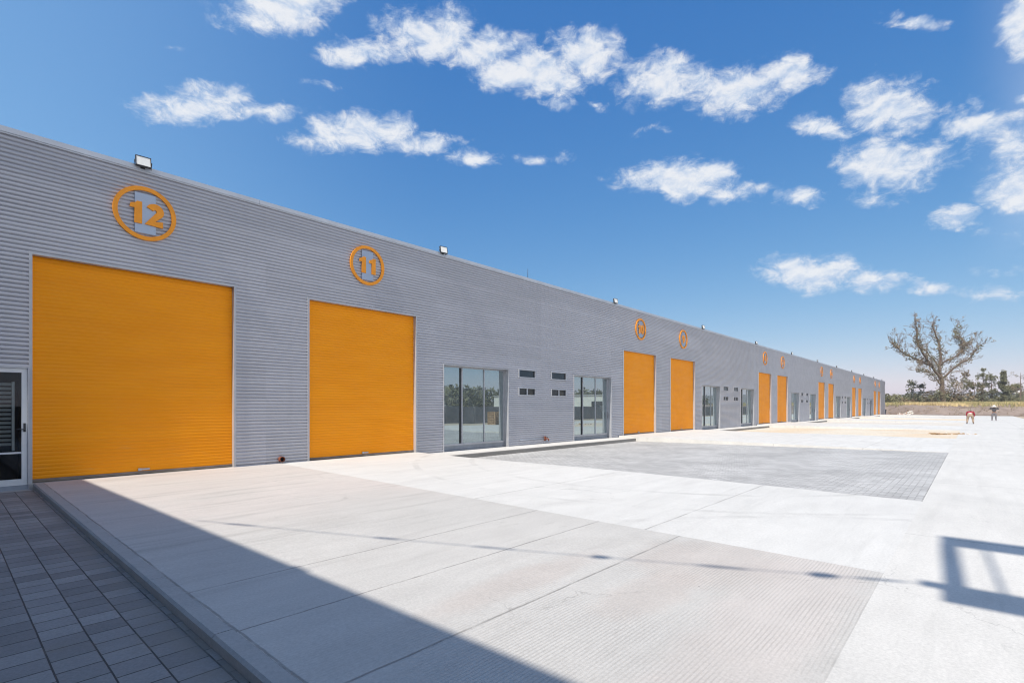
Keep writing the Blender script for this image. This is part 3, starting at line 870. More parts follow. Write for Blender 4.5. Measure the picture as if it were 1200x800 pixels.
def pallet_stack(x, y, z, n):
    for i in range(n):
        p = MB()
        zz = i*0.15
        for k in range(5): p.box(-0.6, 0.6, -0.5+k*0.225, -0.4+k*0.225, zz+0.125, zz+0.147)
        for k in (-0.55, -0.05, 0.45): p.box(k, k+0.1, -0.5, 0.5, zz+0.025, zz+0.1245)
        for k in range(3): p.box(-0.6, 0.6, -0.5+k*0.45, -0.4+k*0.45, zz, zz+0.0245)
        lab = 'wooden pallet at the bottom of the stack across the lane' if i == 0 else ('wooden pallet on top of the stack across the lane' if i == n-1 else 'wooden pallet in the middle of the stack across the lane')
        tag(p.build('pallet', M['wood'], None, (x, y, z)), lab, 'pallet', 'stacked pallets')
pallet_stack(34.3, -4.4, ZL, 8)

# ------------------------------------------------------------------ foliage kit
def rvec():
    while True:
        v = Vector((random.uniform(-1, 1), random.uniform(-1, 1), random.uniform(-1, 1)))
        if 0.05 < v.length < 1: return v
def leaf(mb, p, s, mi=0, el=1.6):
    a = rvec().normalized(); b = a.cross(rvec()).normalized()
    a = a*s*el*0.5; b = b*s*0.5
    mb.face([p-a, p-b*0.8+a*0.1, p+a, p+b*0.8+a*0.1], mi=mi)
def clump(mb, c, r, n, s, sq=(1, 1, 1), mi=0):
    for _ in range(n):
        v = rvec(); v = Vector((v.x*sq[0], v.y*sq[1], v.z*sq[2]))
        leaf(mb, c + v*r, s*random.uniform(0.6, 1.35), mi)

def branch(wood, twig, leaves, p, d, L, r, depth, dens, ls, spread=0.5, up=0.15, maxd=4):
    """recursive limb; leaves is a list of (point, amount)"""
    n = 4; pts = [p]; rad = [r]
    q = p.copy(); dd = d.normalized()
    for i in range(n):
        dd = (dd + rvec()*0.22 + Vector((0, 0, up*0.3))).normalized()
        q = q + dd*L/n; pts.append(q.copy()); rad.append(r*(1-0.55*(i+1)/n))
    (wood if r > 0.09 else twig).tube(pts, [max(0.022, q_) for q_ in rad], 6 if r > 0.09 else 3, cap=False)
    if dens > 0:
        for i in range(1, n+1):
            if random.random() < dens: leaves.append((pts[i], r))
    if depth < maxd:
        kids = random.choice((2, 3, 3)) + (1 if depth >= 2 else 0)
        for k in range(kids):
            i = random.randint(2, n)
            nd = (dd + rvec()*spread*1.5 + Vector((0, 0, up))).normalized()
            branch(wood, twig, leaves, pts[i], nd, L*random.uniform(0.5, 0.78), rad[i]*0.62, depth+1, dens, ls, spread, up, maxd)

fwd = Vector((math.cos(TH), math.sin(TH), 0)); rgt = Vector((math.sin(TH), -math.cos(TH), 0))
def at(px, zd, z=0.0):
    """ground point seen towards photo column px at depth zd"""
    p = fwd*zd + rgt*((px-600)/603.8*zd)
    return Vector((p.x, p.y, z))

# ---- the big half-bare tree
def big_tree():
    zd = 132.0; k = zd/603.8
    base = at(1106, zd, 1.9)
    root = empty('tree', base); tag(root, 'tall half-bare tree with sparse brown leaves clinging to forked limbs', 'tree')
    side = rgt; dep = fwd
    def L(px, py, dz=0.0): return side*((px-1106)*k) + Vector((0, 0, (471-py)*k)) + dep*dz
    wood = MB(); twig = MB(); lv = []
    limbs = [
        ([(1106, 473), (1104, 455), (1103, 438), (1101, 425)], [1.35, 1.0, 0.85, 0.7], 0),
        ([(1103, 440), (1092, 426), (1082, 414), (1073, 402), (1070, 388), (1068, 373)], [0.75, 0.6, 0.5, 0.42, 0.33, 0.18], -1.5),
        ([(1090, 424), (1076, 417), (1064, 411), (1055, 402), (1051, 396)], [0.42, 0.36, 0.3, 0.2, 0.1], 1.5),
        ([(1101, 428), (1103, 412), (1101, 397), (1097, 384), (1094, 376)], [0.65, 0.55, 0.46, 0.36, 0.2], 0.5),
        ([(1103, 424), (1111, 418), (1122, 414), (1132, 405), (1141, 398), (1149, 392)], [0.5, 0.44, 0.38, 0.3, 0.2, 0.1], 2.0),
        ([(1104, 440), (1115, 428), (1126, 420), (1134, 412), (1140, 402)], [0.55, 0.46, 0.36, 0.26, 0.14], -2.0),
        ([(1122, 414), (1131, 404), (1129, 394), (1122, 389), (1126, 378)], [0.26, 0.2, 0.16, 0.12, 0.06], 1.0),
        ([(1104, 448), (1092, 438), (1080, 432), (1068, 430)], [0.3, 0.22, 0.15, 0.08], -2.5),
        ([(1103, 430), (1098, 416), (1088, 403), (1083, 392)], [0.4, 0.3, 0.22, 0.12], 3.0),
    ]
    for pts, rad, dz in limbs:
        n = len(pts)
        P3_ = [L(x, y, dz*i/(n-1)) for i, (x, y) in enumerate(pts)]
        fine = [P3_[0]]; fr_ = [rad[0]]
        for i in range(n-1):
            for j in (1, 2, 3):
                f_ = j/3
                fine.append(P3_[i].lerp(P3_[i+1], f_) + (rvec()*0.25 if f_ < 1 else Vector()))
                fr_.append((rad[i]*(1-f_)+rad[i+1]*f_)*random.uniform(0.9, 1.12))
        wood.tube(fine, [q*0.48 for q in fr_], 8)
        for i in range(2, len(fine)):
            if rad[0] > 1 and i < 5: continue
            dirn = (fine[i]-fine[i-1]).normalized()
            for _ in range(random.choice((1, 2, 2))):
                nd = (dirn*0.6 + rvec()*1.0 + Vector((0, 0, 0.15))).normalized()
                branch(wood, twig, lv, fine[i], nd, random.uniform(1.0, 2.4), max(0.05, min(0.085, fr_[i]*0.35)), 1, 0.10, 0.3, 0.6, 0.1, 3)
        # the clinging foliage along limbs
        for i in range(2, len(fine)):
            if random.random() < 0.9: lv.append((fine[i], fr_[i]+0.4)); lv.append((fine[i]+rvec()*0.5, fr_[i]+0.3))
    wood.build('trunk', M['bark'], root)
    twig.build('twigs', M['twig'], root)
    cr = MB()
    for p, r in lv:
        if r > 0.3: clump(cr, p, 0.45+r*0.6, random.randint(22, 40), 0.23, (1, 1, 1.1), 1 if random.random() < 0.35 else 0)
        elif random.random() < 0.4: clump(cr, p, 0.35, 5, 0.2)
    # bushy growth round the lower trunk and to the right of it
    for (px, py, r, n) in ((1100, 456, 1.8, 130), (1112, 454, 2.0, 150), (1120, 444, 1.9, 130), (1124, 458, 2.2, 160), (1096, 464, 1.6, 110), (1116, 466, 2.0, 150), (1128, 436, 1.4, 70), (1086, 419, 1.2, 70)):
        for _ in range(4):
            c = L(px, py, random.uniform(-2, 2)) + rvec()*r
            clump(cr, c, r*0.6, int(n*0.8), 0.27, (1, 1, 1), 1 if random.random() < 0.3 else 0)
    cr.build('crown', [M['leafdry'], M['leafgreen']], root)
big_tree()

def small_tree(px, zd, htot, wid, label, mats, dense=1.0, conic=False, zbase=1.9, ls=0.3, trunk_h=0.3, group='trees beyond the earth bank', airy=0.5):
    root = empty('tree', at(px, zd, zbase)); tag(root, label, 'tree', group)
    w_ = MB(); tw = MB(); lv = []
    top = Vector((random.uniform(-0.3, 0.3), random.uniform(-0.3, 0.3), htot))
    pts = [Vector((0, 0, -0.3)).lerp(top, i/6) + (rvec()*0.15 if i else Vector()) for i in range(7)]
    r0 = htot*0.025
    w_.tube(pts, [r0*(1-0.85*i/6) for i in range(7)], 6)
    cr = MB()
    nb = int(26*dense)+6
    for i in range(nb):
        f_ = random.uniform(trunk_h, 1.0)
        p = Vector((0, 0, -0.3)).lerp(top, f_)
        rr = wid*0.5*((1.05-f_) if conic else (0.55+0.6*math.sin(PI*min(1, max(0, (f_-trunk_h)/(1-trunk_h)))))*0.8)
        an = random.uniform(0, 2*PI)
        e_ = p + Vector((math.cos(an)*rr, math.sin(an)*rr, rr*random.uniform(-0.1, 0.55)))
        w_.tube([p, p.lerp(e_, 0.5)+rvec()*0.15, e_], [r0*0.3, r0*0.2, 0.015], 4, cap=False)
        for j in range(4):
            c = p.lerp(e_, random.uniform(airy, 1.1)) + rvec()*0.5
            clump(cr, c, max(0.28, wid*0.095)*random.uniform(0.5, 1.6), int(15*dense)+4, ls*0.85, (1, 1, 1.15), random.randint(0, 1))
    w_.build('trunk', M['bark'], root); cr.build('crown', mats, root)
    return root
GR = [M['leafgreen'], M['leafbush']]; DK = [M['leafdark'], M['leafgreen']]; DRY = [M['leafdry'], M['leafgreen']]
small_tree(1071, 138, 6.0, 4.5, 'small airy tree with a few leafy tufts standing left of the big bare tree', DK, 0.55, False, 1.9, 0.3, 0.35, airy=0.7)
small_tree(1151, 150, 10.0, 4.2, 'slender tree with feathery crown, first to the right of the big bare tree', DK, 0.8, False, 2.0, 0.3, 0.15, airy=0.3)
small_tree(1163, 156, 9.2, 3.6, 'thin dark tree with ragged crown beside the slender feathery one', DK, 0.7, False, 2.0, 0.3, 0.2, airy=0.3)
small_tree(1176, 150, 9.5, 3.6, 'dark cone-shaped conifer standing at the right behind the bank', DK, 1.7, True, 2.0, 0.3, 0.08, airy=0.2)
small_tree(1141, 145, 6.0, 4.6, 'low leafy tree at the right foot of the big bare tree', DRY, 0.8, False, 1.9, 0.3, 0.2)
small_tree(1196, 165, 10.5, 6.5, 'bare wide-spreading tree at the right edge behind the bank', DRY, 0.35, False, 2.0, 0.26, 0.3, airy=0.6)
small_tree(1188, 190, 7.0, 6.5, 'rounded green tree right of the dark conifer', GR, 1.3, False, 2.0, 0.35, 0.15)

def bush(px, zd, h, wd, label, mats, n=420, zbase=1.8, ls=0.28):
    root = empty('bush', at(px, zd, zbase)); tag(root, label, 'bush', 'bushes along the top of the bank')
    st = MB(); cr = MB()
    for i in range(7):
        an = random.uniform(0, 2*PI); rr = random.uniform(0.1, 0.5)*wd
        e_ = Vector((math.cos(an)*rr, math.sin(an)*rr, h*random.uniform(0.45, 0.9)))
        st.tube([Vector((0, 0, -0.3)), e_*0.5+Vector((0, 0, 0.2)), e_], [0.07, 0.045, 0.015], 4, cap=False)
        clump(cr, e_, wd*0.2, n//9, ls, (1, 1, 0.8), random.randint(0, 1))
        clump(cr, e_*0.55, wd*0.24, n//9, ls, (1, 1, 0.8), random.randint(0, 1))
    st.build('stem', M['twig'], root); cr.build('crown', mats, root)
bush(1044, 150, 3.2, 5.5, 'olive bush beside the far corner of the warehouse', GR)
bush(1053, 156, 3.6, 6.0, 'bright olive bush, second from the warehouse corner', GR)
bush(1062, 152, 3.4, 5.5, 'olive bush between the warehouse corner and the small airy tree', GR)
bush(1066, 138, 2.0, 4.0, 'low grey-brown thicket on the bank below the small airy tree', [M['leafdry'], M['leafdry']], 380)
bush(1078, 146, 3.2, 6.0, 'dark bush under the small airy tree', DK)
bush(1090, 142, 2.6, 5.0, 'dry bush at the left foot of the big bare tree', DRY)
bush(1118, 134, 2.2, 4.0, 'dull bush on the bank in front of the big bare trunk', DRY)
bush(1132, 146, 3.0, 6.5, 'green bush between the big bare tree and the feathery tree', GR)
bush(1150, 152, 2.2, 6.5, 'low green bush under the feathery tree', GR)
bush(1166, 154, 2.4, 6.5, 'low green bush under the thin dark tree', DK)
bush(1182, 152, 2.2, 6.5, 'low olive bush just right of the conifer base', GR)
bush(1197, 150, 2.3, 6.0, 'low green bush at the right edge of the bank', GR)

# far white-roofed shed
sh = empty('shed', at(1191, 260, 2.0), R(20)); tag(sh, 'small distant shed with a pale roof behind the bushes on the right', 'shed')
q = MB(); q.box(-6, 6, -4, 4, -1, 6.2); q.build('wall', M['wallgrey'], sh)
q = MB(); q.box(-6.6, 6.6, -4.6, 4.6, 6.202, 7.4); q.build('roof', M['whitewall'], sh)

# ------------------------------------------------------------------ earth bank, dry grass, hills
def bankz(x, y):
    edge = 127 if y < 5 else (127 + min(8.5, (y-5)*0.95))
    edge += 1.2*noise.noise(Vector((x*0.05, y*0.12, 3.1)))
    f = (x-edge)/7.0
    n_ = noise.fractal(Vector((x*0.35, y*0.35, 0)), 1.0, 2.0, 4)
    if f <= 0: return -0.14 + 0.05*max(0, n_)
    f = min(1, f); s_ = f*f*(3-2*f)
    return -0.14 + s_*(2.05 + 0.25*noise.noise(Vector((x*0.04, y*0.09, 7)))) + 0.22*n_*min(1, f*3)*(1-0.6*s_) + max(0, (x-edge-7))*0.006
bk = MB()
bx = [122+0.6*i for i in range(45)] + [150+3*i for i in range(1, 40)] + [270, 330, 420]
by = [-60+0.75*i for i in range(170)] + [68+4*i for i in range(12)]
base = 0
for x in bx:
    for y in by: bk.v.append((x, y, bankz(x, y) if not (x < 134.6 and y > D-0.5 and y < 41) else -0.3))
nb = len(by)
for i in range(len(bx)-1):
    for j in range(nb-1):
        if bx[i+1] < 126 and by[j] < YL+15: continue
        bk.f.append((i*nb+j, (i+1)*nb+j, (i+1)*nb+j+1, i*nb+j+1)); bk.sm.append(True); bk.mi.append(0)
tag(bk.build('earth_bank', M['bank']), kind='structure')

def grass(name, mat, n, hfun, cond, xr, yr):
    mb = MB()
    for _ in range(n):
        x = random.uniform(*xr); y = random.uniform(*yr)
        if not cond(x, y): continue
        z = bankz(x, y)
        for b_ in range(5):
            a = random.uniform(0, PI); h_ = hfun()*random.uniform(0.6, 1.2); w0 = random.uniform(0.03, 0.07)
            o_ = Vector((random.gauss(0, 0.16), random.gauss(0, 0.16), 0)); lean = Vector((random.gauss(0, 0.22), random.gauss(0, 0.22), 1))*h_
            p = Vector((x, y, z-0.05))+o_; d_ = Vector((math.cos(a), math.sin(a), 0))*w0
            mb.face([p-d_, p+d_, p+lean])
    return tag(mb.build(name, mat), kind='stuff')
def edge_of(y): return 127 if y < 5 else (127 + min(8.5, (y-5)*0.95))
grass('dry_grass', M['drygrass'], 16000, lambda: 0.6, lambda x, y: x > edge_of(y)+5.8 and noise.noise(Vector((x*0.1, y*0.1, 0))) > -0.1+random.uniform(-.25,.25), (132, 165), (-22, 34))
grass('weeds', M['greengrass'], 5000, lambda: 0.8, lambda x, y: x > edge_of(y)+5.0 and noise.noise(Vector((x*0.1, y*0.1, 0))) < 0.0+random.uniform(-.2,.2), (132, 165), (-22, 34))
grass('bank_stubble', M['leafdry'], 900, lambda: 0.28, lambda x, y: x > edge_of(y)+0.5, (126, 140), (-22, 30))
# dark undergrowth further back that reads as one mass
mb = MB()
for _ in range(900):
    zd = random.uniform(165, 230); px = random.uniform(1030, 1230)
    p = at(px, zd, 2.0)
    clump(mb, p+Vector((0, 0, random.uniform(0.2, 2.6))), 1.5, 12, 0.55, (1, 1, 0.8), random.randint(0, 1))
tag(mb.build('undergrowth', [M['leafgreen'], M['leafdark']]), kind='stuff')
# wood beyond the perimeter wall (seen in the mirrored panes)
mb = MB()
for _ in range(2600):
    x = random.uniform(10, 240); y = random.uniform(-78, -60)
    hh = 5.8+1.6*noise.noise(Vector((x*0.06, 0, 0)))+1.0*noise.noise(Vector((x*0.3, 2, 0)))
    clump(mb, Vector((x, y, random.uniform(0, hh))), 1.6, 10, 0.8, (1, 1, 0.8), random.randint(0, 1))
tag(mb.build('treeline', [M['leafgreen'], M['leafdark']]), kind='stuff')

hl = MB()
hs = 46
dirs = [R(-25+70*i/(hs*2)) for i in range(hs*2+1)]
rs = [1350, 1500, 1650, 1800, 2000, 2300]
for a in dirs:
    for j, r_ in enumerate(rs):
        prof = [0, 0.35, 0.8, 1.0, 0.8, 0.0][j]
        h_ = 40 + 16*noise.noise(Vector((math.degrees(a)*0.16, 0.5, 0))) + 12*noise.noise(Vector((math.degrees(a)*0.7, j*0.4, 2)))
        hl.v.append((r_*math.cos(a), r_*math.sin(a), -1+prof*min(66, max(4, h_))))
for i in range(len(dirs)-1):
    for j in range(len(rs)-1):
        n_ = len(rs); hl.f.append((i*n_+j, i*n_+j+1, (i+1)*n_+j+1, (i+1)*n_+j)); hl.sm.append(True); hl.mi.append(0)
tag(hl.build('hills', M['hill']), kind='structure')

# ------------------------------------------------------------------ rubble and boards on the far yard
def lump(mb, c, s, M3=None, mi=0):
    bm = bmesh.new(); bmesh.ops.create_icosphere(bm, subdivisions=1, radius=1)
    ax = (random.uniform(0.6, 1.2), random.uniform(0.6, 1.2), random.uniform(0.45, 0.9))
    for v in bm.verts:
        v.co = Vector((v.co.x*ax[0], v.co.y*ax[1], v.co.z*ax[2]))*s*random.uniform(0.8, 1.2) + Vector(c)
    mb.add_bm(bm, None, mi=mi); bm.free()
def pile(name, px, zd, mats, n, rad, hgt, s, flat=1.0):
    mb = MB(); b_ = at(px, zd, -0.12)
    for _ in range(n):
        r_ = rad*math.sqrt(random.random()); a = random.uniform(0, 2*PI)
        z = hgt*(1-r_/rad)*random.random()
        lump(mb, b_+Vector((r_*math.cos(a), r_*math.sin(a), z)), s*random.uniform(0.5, 1.5), mi=random.randrange(len(mats)))
    return tag(mb.build(name, mats), kind='stuff')
pile('rubble', 1062, 106, [M['brick'], M['rubblew'], M['brick'], M['bank']], 60, 1.7, 0.7, 0.22)
pile('rubble', 1069, 105, [M['rubblew'], M['whitewall']], 60, 1.5, 1.1, 0.25)
pile('rubble', 1052, 107, [M['bank'], M['rubblew']], 30, 1.2, 0.4, 0.15)
pile('rubble', 1117, 31, [M['brick'], M['wood'], M['rubblew']], 26, 1.3, 0.12, 0.06)
pile('rubble', 921, 60, [M['bank'], M['brick']], 24, 0.9, 0.25, 0.12)
# ochre soil mound
mb = MB(); c0 = at(1090, 104, -0.14)
for i in range(17):
    for j in range(17):
        u, v = (i-8)/8, (j-8)/8; r_ = math.hypot(u, v)
        z = max(0, 1-r_)**0.8*0.95 + 0.10*noise.noise(Vector((u*3, v*3, 1)))*(1 if r_ < 1 else 0)
        mb.v.append((c0.x+u*1.5, c0.y+v*1.5, c0.z+z-0.02))
for i in range(16):
    for j in range(16): mb.f.append((i*17+j, (i+1)*17+j, (i+1)*17+j+1, i*17+j+1)); mb.sm.append(True); mb.mi.append(0)
tag(mb.build('soil_mound', M['mound']), 'low ochre mound of soil beside white rubble at the foot of the bank', 'soil mound')
def board(px, zd, ln, ang, label, mat, w_=0.25, z=-0.10, h_=0.05):
    mb = MB(); mb.box(-ln/2, ln/2, -w_/2, w_/2, 0, h_, bev=0.006)
    mb.box(-ln/2+0.1, -ln/2+0.22, -w_/2-0.15, w_/2+0.15, h_+0.001, h_+0.03)
    o = mb.build('board', mat, None, at(px, zd, z)); o.rotation_euler = (0, 0, ang)
    return tag(o, label, 'board', 'loose boards on the yard')
board(1110, 30.6, 2.0, R(-40), 'weathered brown board lying at the lane edge of the sandy court', M['wood'])
board(1080, 104, 2.6, R(-48), 'pale board lying between the white rubble and the ochre mound', M['whitewall'], 0.6, -0.12, 0.35)
board(1116, 96, 3.2, R(-45), 'dark plank lying at the foot of the bank behind the red-shirted worker', M['bark'], 0.3)
board(1172, 92, 3.5, R(-45), 'dark plank lying at the edge of the bank beside the hatted worker', M['bark'], 0.3)

# ------------------------------------------------------------------ people
def skinned(name, joints, bones, mat, parent, sub=2, root=0):
    me = bpy.data.meshes.new(name+'_cage')
    names = list(joints)
    me.from_pydata([joints[n][0] for n in names], [(names.index(a), names.index(b)) for a, b in bones], [])
    o = bpy.data.objects.new(name+'_cage', me); COL.objects.link(o)
    o.modifiers.new('Skin', 'SKIN')
    for i, n in enumerate(names):
        r_ = joints[n][1]
        me.skin_vertices[0].data[i].radius = r_ if isinstance(r_, tuple) else (r_, r_)
        me.skin_vertices[0].data[i].use_root = (i == root)
    sb = o.modifiers.new('Sub', 'SUBSURF'); sb.levels = sub; sb.render_levels = sub
    dg = bpy.context.evaluated_depsgraph_get()
    nm = bpy.data.meshes.new_from_object(o.evaluated_get(dg))
    nm.name = name
    bpy.data.objects.remove(o)
    nm.materials.clear(); nm.materials.append(mat)
    for p in nm.polygons: p.use_smooth = True
    r = bpy.data.objects.new(name, nm); COL.objects.link(r); r.parent = parent
    return r

def limbs_chain(J, names): return [(a, b) for a, b in zip(names[:-1], names[1:])]
def person(base, heading, J, label, top_mat, leg_mat, hat=None, belt=None):
    """J: joint name -> (position, radius) in figure space, facing -Y"""
    root = empty('person', base, heading); tag(root, label, 'person')
    bones = [('pelvis', 'waist'), ('waist', 'chest'), ('chest', 'neck'), ('neck', 'jaw'), ('jaw', 'head'), ('head', 'crown')]
    for s_ in ('l', 'r'):
        bones += [('chest', 'sh_'+s_), ('sh_'+s_, 'el_'+s_), ('el_'+s_, 'wr_'+s_), ('wr_'+s_, 'palm_'+s_)]
        bones += [('pelvis', 'hip_'+s_), ('hip_'+s_, 'kn_'+s_), ('kn_'+s_, 'an_'+s_), ('an_'+s_, 'toe_'+s_)]
        d_ = (J['palm_'+s_][0]-J['wr_'+s_][0]).normalized(); a_ = d_.cross(Vector((0.3, 1, 0.2))).normalized()
        for q in range(4):
            f1 = J['palm_'+s_][0] + a_*(q-1.5)*0.02 + d_*0.035; f2 = f1 + d_*(0.055-0.006*abs(q-1.4)) + Vector((0, -0.012, 0))
            J['f%d_%s' % (q, s_)] = (f1, 0.009); J['g%d_%s' % (q, s_)] = (f2, 0.007)
            bones += [('palm_'+s_, 'f%d_%s' % (q, s_)), ('f%d_%s' % (q, s_), 'g%d_%s' % (q, s_))]
        th_ = J['wr_'+s_][0].lerp(J['palm_'+s_][0], 0.6) + a_*0.045 + d_*0.02
        J['th_'+s_] = (th_, 0.009); bones += [('palm_'+s_, 'th_'+s_)]
    hd = J['head'][0]; fc = (J['nose'][0]-hd)
    bones += [('head', 'nose')]
    body = skinned('body', J, bones, M['skin'], root, 1)
    g_ = 0.022
    tn = ['pelvis', 'waist', 'chest', 'sh_l', 'sh_r', 'el_l', 'el_r']
    T = {n: (J[n][0].copy(), (J[n][1] if not isinstance(J[n][1], tuple) else J[n][1][0])+g_) for n in tn}
    T['wr_l'] = (J['el_l'][0].lerp(J['wr_l'][0], 0.9), 0.046); T['wr_r'] = (J['el_r'][0].lerp(J['wr_r'][0], 0.9), 0.046)
    T['neck'] = (J['chest'][0].lerp(J['neck'][0], 0.6), 0.075)
    shirt = skinned('shirt', T, [('pelvis', 'waist'), ('waist', 'chest'), ('chest', 'neck')] + [(a+s_, b+s_) for s_ in ('l', 'r') for a, b in (('sh_', 'el_'), ('el_', 'wr_'))] + [('chest', 'sh_l'), ('chest', 'sh_r')], top_mat, root)
    ln = ['pelvis', 'hip_l', 'hip_r', 'kn_l', 'kn_r']
    T2 = {n: (J[n][0].copy(), J[n][1]+g_+0.006) for n in ln}
    for s_ in ('l', 'r'): T2['an_'+s_] = (J['kn_'+s_][0].lerp(J['an_'+s_][0], 0.92), 0.07)
    T2['waist'] = (J['pelvis'][0].lerp(J['waist'][0], 0.5), J['pelvis'][1]+g_+0.006)
    skinned('trousers', T2, [('pelvis', 'waist')] + [(a+s_, b+s_) for s_ in ('l', 'r') for a, b in (('hip_', 'kn_'), ('kn_', 'an_'))] + [('pelvis', 'hip_l'), ('pelvis', 'hip_r')], leg_mat, root)
    for s_ in ('l', 'r'):
        a_ = J['an_'+s_][0]; t_ = J['toe_'+s_][0]
        skinned('shoe', {'h': (Vector((a_.x, a_.y+0.03, 0.05)), 0.05), 'a': (Vector((a_.x, a_.y, 0.055)), 0.056), 't': (Vector((t_.x, t_.y-0.02, 0.042)), 0.045)}, [('h', 'a'), ('a', 't')], M['darkcloth'], root)
    # eyes, ears
    f_ = fc.normalized(); lat = f_.cross(J['crown'][0]-hd).normalized(); upv = (J['crown'][0]-hd).normalized()
    ey = MB()
    for q in (-1, 1):
        bm = bmesh.new(); bmesh.ops.create_icosphere(bm, subdivisions=1, radius=0.013)
        ey.add_bm(bm, Matrix.Translation(hd+f_*0.088+lat*0.032*q+upv*0.015), True); bm.free()
    ey.build('eyes', M['hair'], root)
    hr = MB(); bm = bmesh.new(); bmesh.ops.create_uvsphere(bm, u_segments=16, v_segments=10, radius=0.112)
    bmesh.ops.delete(bm, geom=[v for v in bm.verts if v.co.dot(upv)*0.9 - v.co.dot(f_)*0.8 < -0.02], context='VERTS')
    hr.add_bm(bm, Matrix.Translation(hd+upv*0.02), True); bm.free(); hr.build('hair', M['hair'], root)
    if hat:
        h_ = MB(); seg = 24
        prof = hat[1]
        e1 = lat; e2 = f_ - upv*f_.dot(upv); e2.normalize()
        base_ = len(h_.v); c_ = hd + upv*0.055
        for rr, zz in prof:
            for q in range(seg):
                an = 2*PI*q/seg
                h_.v.append(tuple(c_ + (e1*math.cos(an)+e2*math.sin(an))*rr + upv*zz))
        for a in range(len(prof)-1):
            for q in range(seg):
                q2 = (q+1) % seg
                h_.f.append((base_+a*seg+q, base_+a*seg+q2, base_+(a+1)*seg+q2, base_+(a+1)*seg+q)); h_.sm.append(True); h_.mi.append(0)
        h_.build('hat', hat[0], root)
    if belt:
        skinned('belt', {'a': (J['pelvis'][0].lerp(J['waist'][0], 0.05), J['pelvis'][1]+0.05), 'b': (J['pelvis'][0].lerp(J['waist'][0], 0.8), J['waist'][1]+0.05)}, [('a', 'b')], belt, root, 1)
    return root
V = Vector
# standing worker, arms raised to a wide pale hat, seen from behind
J = {'pelvis': (V((0, 0, 0.95)), 0.135), 'waist': (V((0, 0, 1.12)), 0.125), 'chest': (V((0, -0.01, 1.34)), 0.15), 'neck': (V((0, -0.01, 1.50)), 0.058),
     'jaw': (V((0, -0.03, 1.57)), 0.07), 'head': (V((0, -0.03, 1.64)), 0.095), 'crown': (V((0, -0.02, 1.71)), 0.08), 'nose': (V((0, -0.14, 1.63)), 0.018),
     'sh_l': (V((0.19, 0, 1.43)), 0.07), 'el_l': (V((0.39, -0.12, 1.38)), 0.045), 'wr_l': (V((0.24, -0.20, 1.58)), 0.032), 'palm_l': (V((0.19, -0.20, 1.66)), 0.032),
     'sh_r': (V((-0.19, 0, 1.43)), 0.07), 'el_r': (V((-0.40, -0.10, 1.36)), 0.045), 'wr_r': (V((-0.26, -0.20, 1.56)), 0.032), 'palm_r': (V((-0.20, -0.20, 1.65)), 0.032),
     'hip_l': (V((0.11, 0, 0.88)), 0.105), 'kn_l': (V((0.16, -0.02, 0.49)), 0.065), 'an_l': (V((0.18, 0.02, 0.09)), 0.045), 'toe_l': (V((0.20, -0.14, 0.04)), 0.035),
     'hip_r': (V((-0.11, 0, 0.88)), 0.105), 'kn_r': (V((-0.14, -0.03, 0.49)), 0.065), 'an_r': (V((-0.16, 0.0, 0.09)), 0.045), 'toe_r': (V((-0.18, -0.16, 0.04)), 0.035)}
away = R(88)       # figure space -Y turned to look along the view direction
person(at(1165, 60.5, ZL), away, J, 'standing worker in charcoal shirt and grey trousers with both hands at a wide white hat', M['darkcloth'], M['greycloth'],
       (M['straw'], [(0.30, -0.035), (0.28, -0.022), (0.125, -0.005), (0.122, 0.06), (0.10, 0.12), (0.05, 0.135), (0.001, 0.138)]))
# worker bent over away from the camera, in red
J = {'pelvis': (V((0, 0.10, 0.90)), 0.15), 'waist': (V((0, -0.02, 1.03)), 0.135), 'chest': (V((0, -0.22, 1.13)), 0.155), 'neck': (V((0, -0.38, 1.13)), 0.06),
     'jaw': (V((0, -0.45, 1.10)), 0.07), 'head': (V((0, -0.50, 1.13)), 0.095), 'crown': (V((0, -0.55, 1.18)), 0.08), 'nose': (V((0, -0.56, 1.03)), 0.018),
     'sh_l': (V((0.21, -0.24, 1.12)), 0.072), 'el_l': (V((0.29, -0.34, 0.84)), 0.045), 'wr_l': (V((0.20, -0.50, 0.62)), 0.032), 'palm_l': (V((0.18, -0.54, 0.54)), 0.032),
     'sh_r': (V((-0.21, -0.24, 1.12)), 0.072), 'el_r': (V((-0.30, -0.34, 0.85)), 0.045), 'wr_r': (V((-0.20, -0.50, 0.63)), 0.032), 'palm_r': (V((-0.18, -0.54, 0.55)), 0.032),
     'hip_l': (V((0.13, 0.08, 0.83)), 0.115), 'kn_l': (V((0.20, -0.06, 0.46)), 0.07), 'an_l': (V((0.23, 0.03, 0.09)), 0.046), 'toe_l': (V((0.26, -0.13, 0.04)), 0.035),
     'hip_r': (V((-0.13, 0.08, 0.83)), 0.115), 'kn_r': (V((-0.19, -0.07, 0.46)), 0.07), 'an_r': (V((-0.22, 0.02, 0.09)), 0.046), 'toe_r': (V((-0.25, -0.14, 0.04)), 0.035)}
person(at(1137, 49.5, ZL), away, J, 'worker in red shirt and beige trousers bent over on the lane with back turned', M['redcloth'], M['beigecloth'], None, M['whitecloth'])

# ------------------------------------------------------------------ air
hz = MB(); hz.box(-320, 3600, -2600, 2600, -1.5, 72)
mh = bpy.data.materials.new('thin_haze'); mh.use_nodes = True
t = NT(mh.node_tree)
mh.node_tree.nodes.remove(mh.node_tree.nodes['Principled BSDF'])
pv = t.n('ShaderNodeVolumePrincipled'); pv.inputs['Color'].default_value = (0.80, 0.88, 1.0, 1); pv.inputs['Density'].default_value = 0.0003
pv.inputs['Anisotropy'].default_value = 0.0
t.link(pv.outputs[0], mh.node_tree.nodes['Material Output'].inputs['Volume'])
tag(hz.build('haze', mh), kind='stuff')

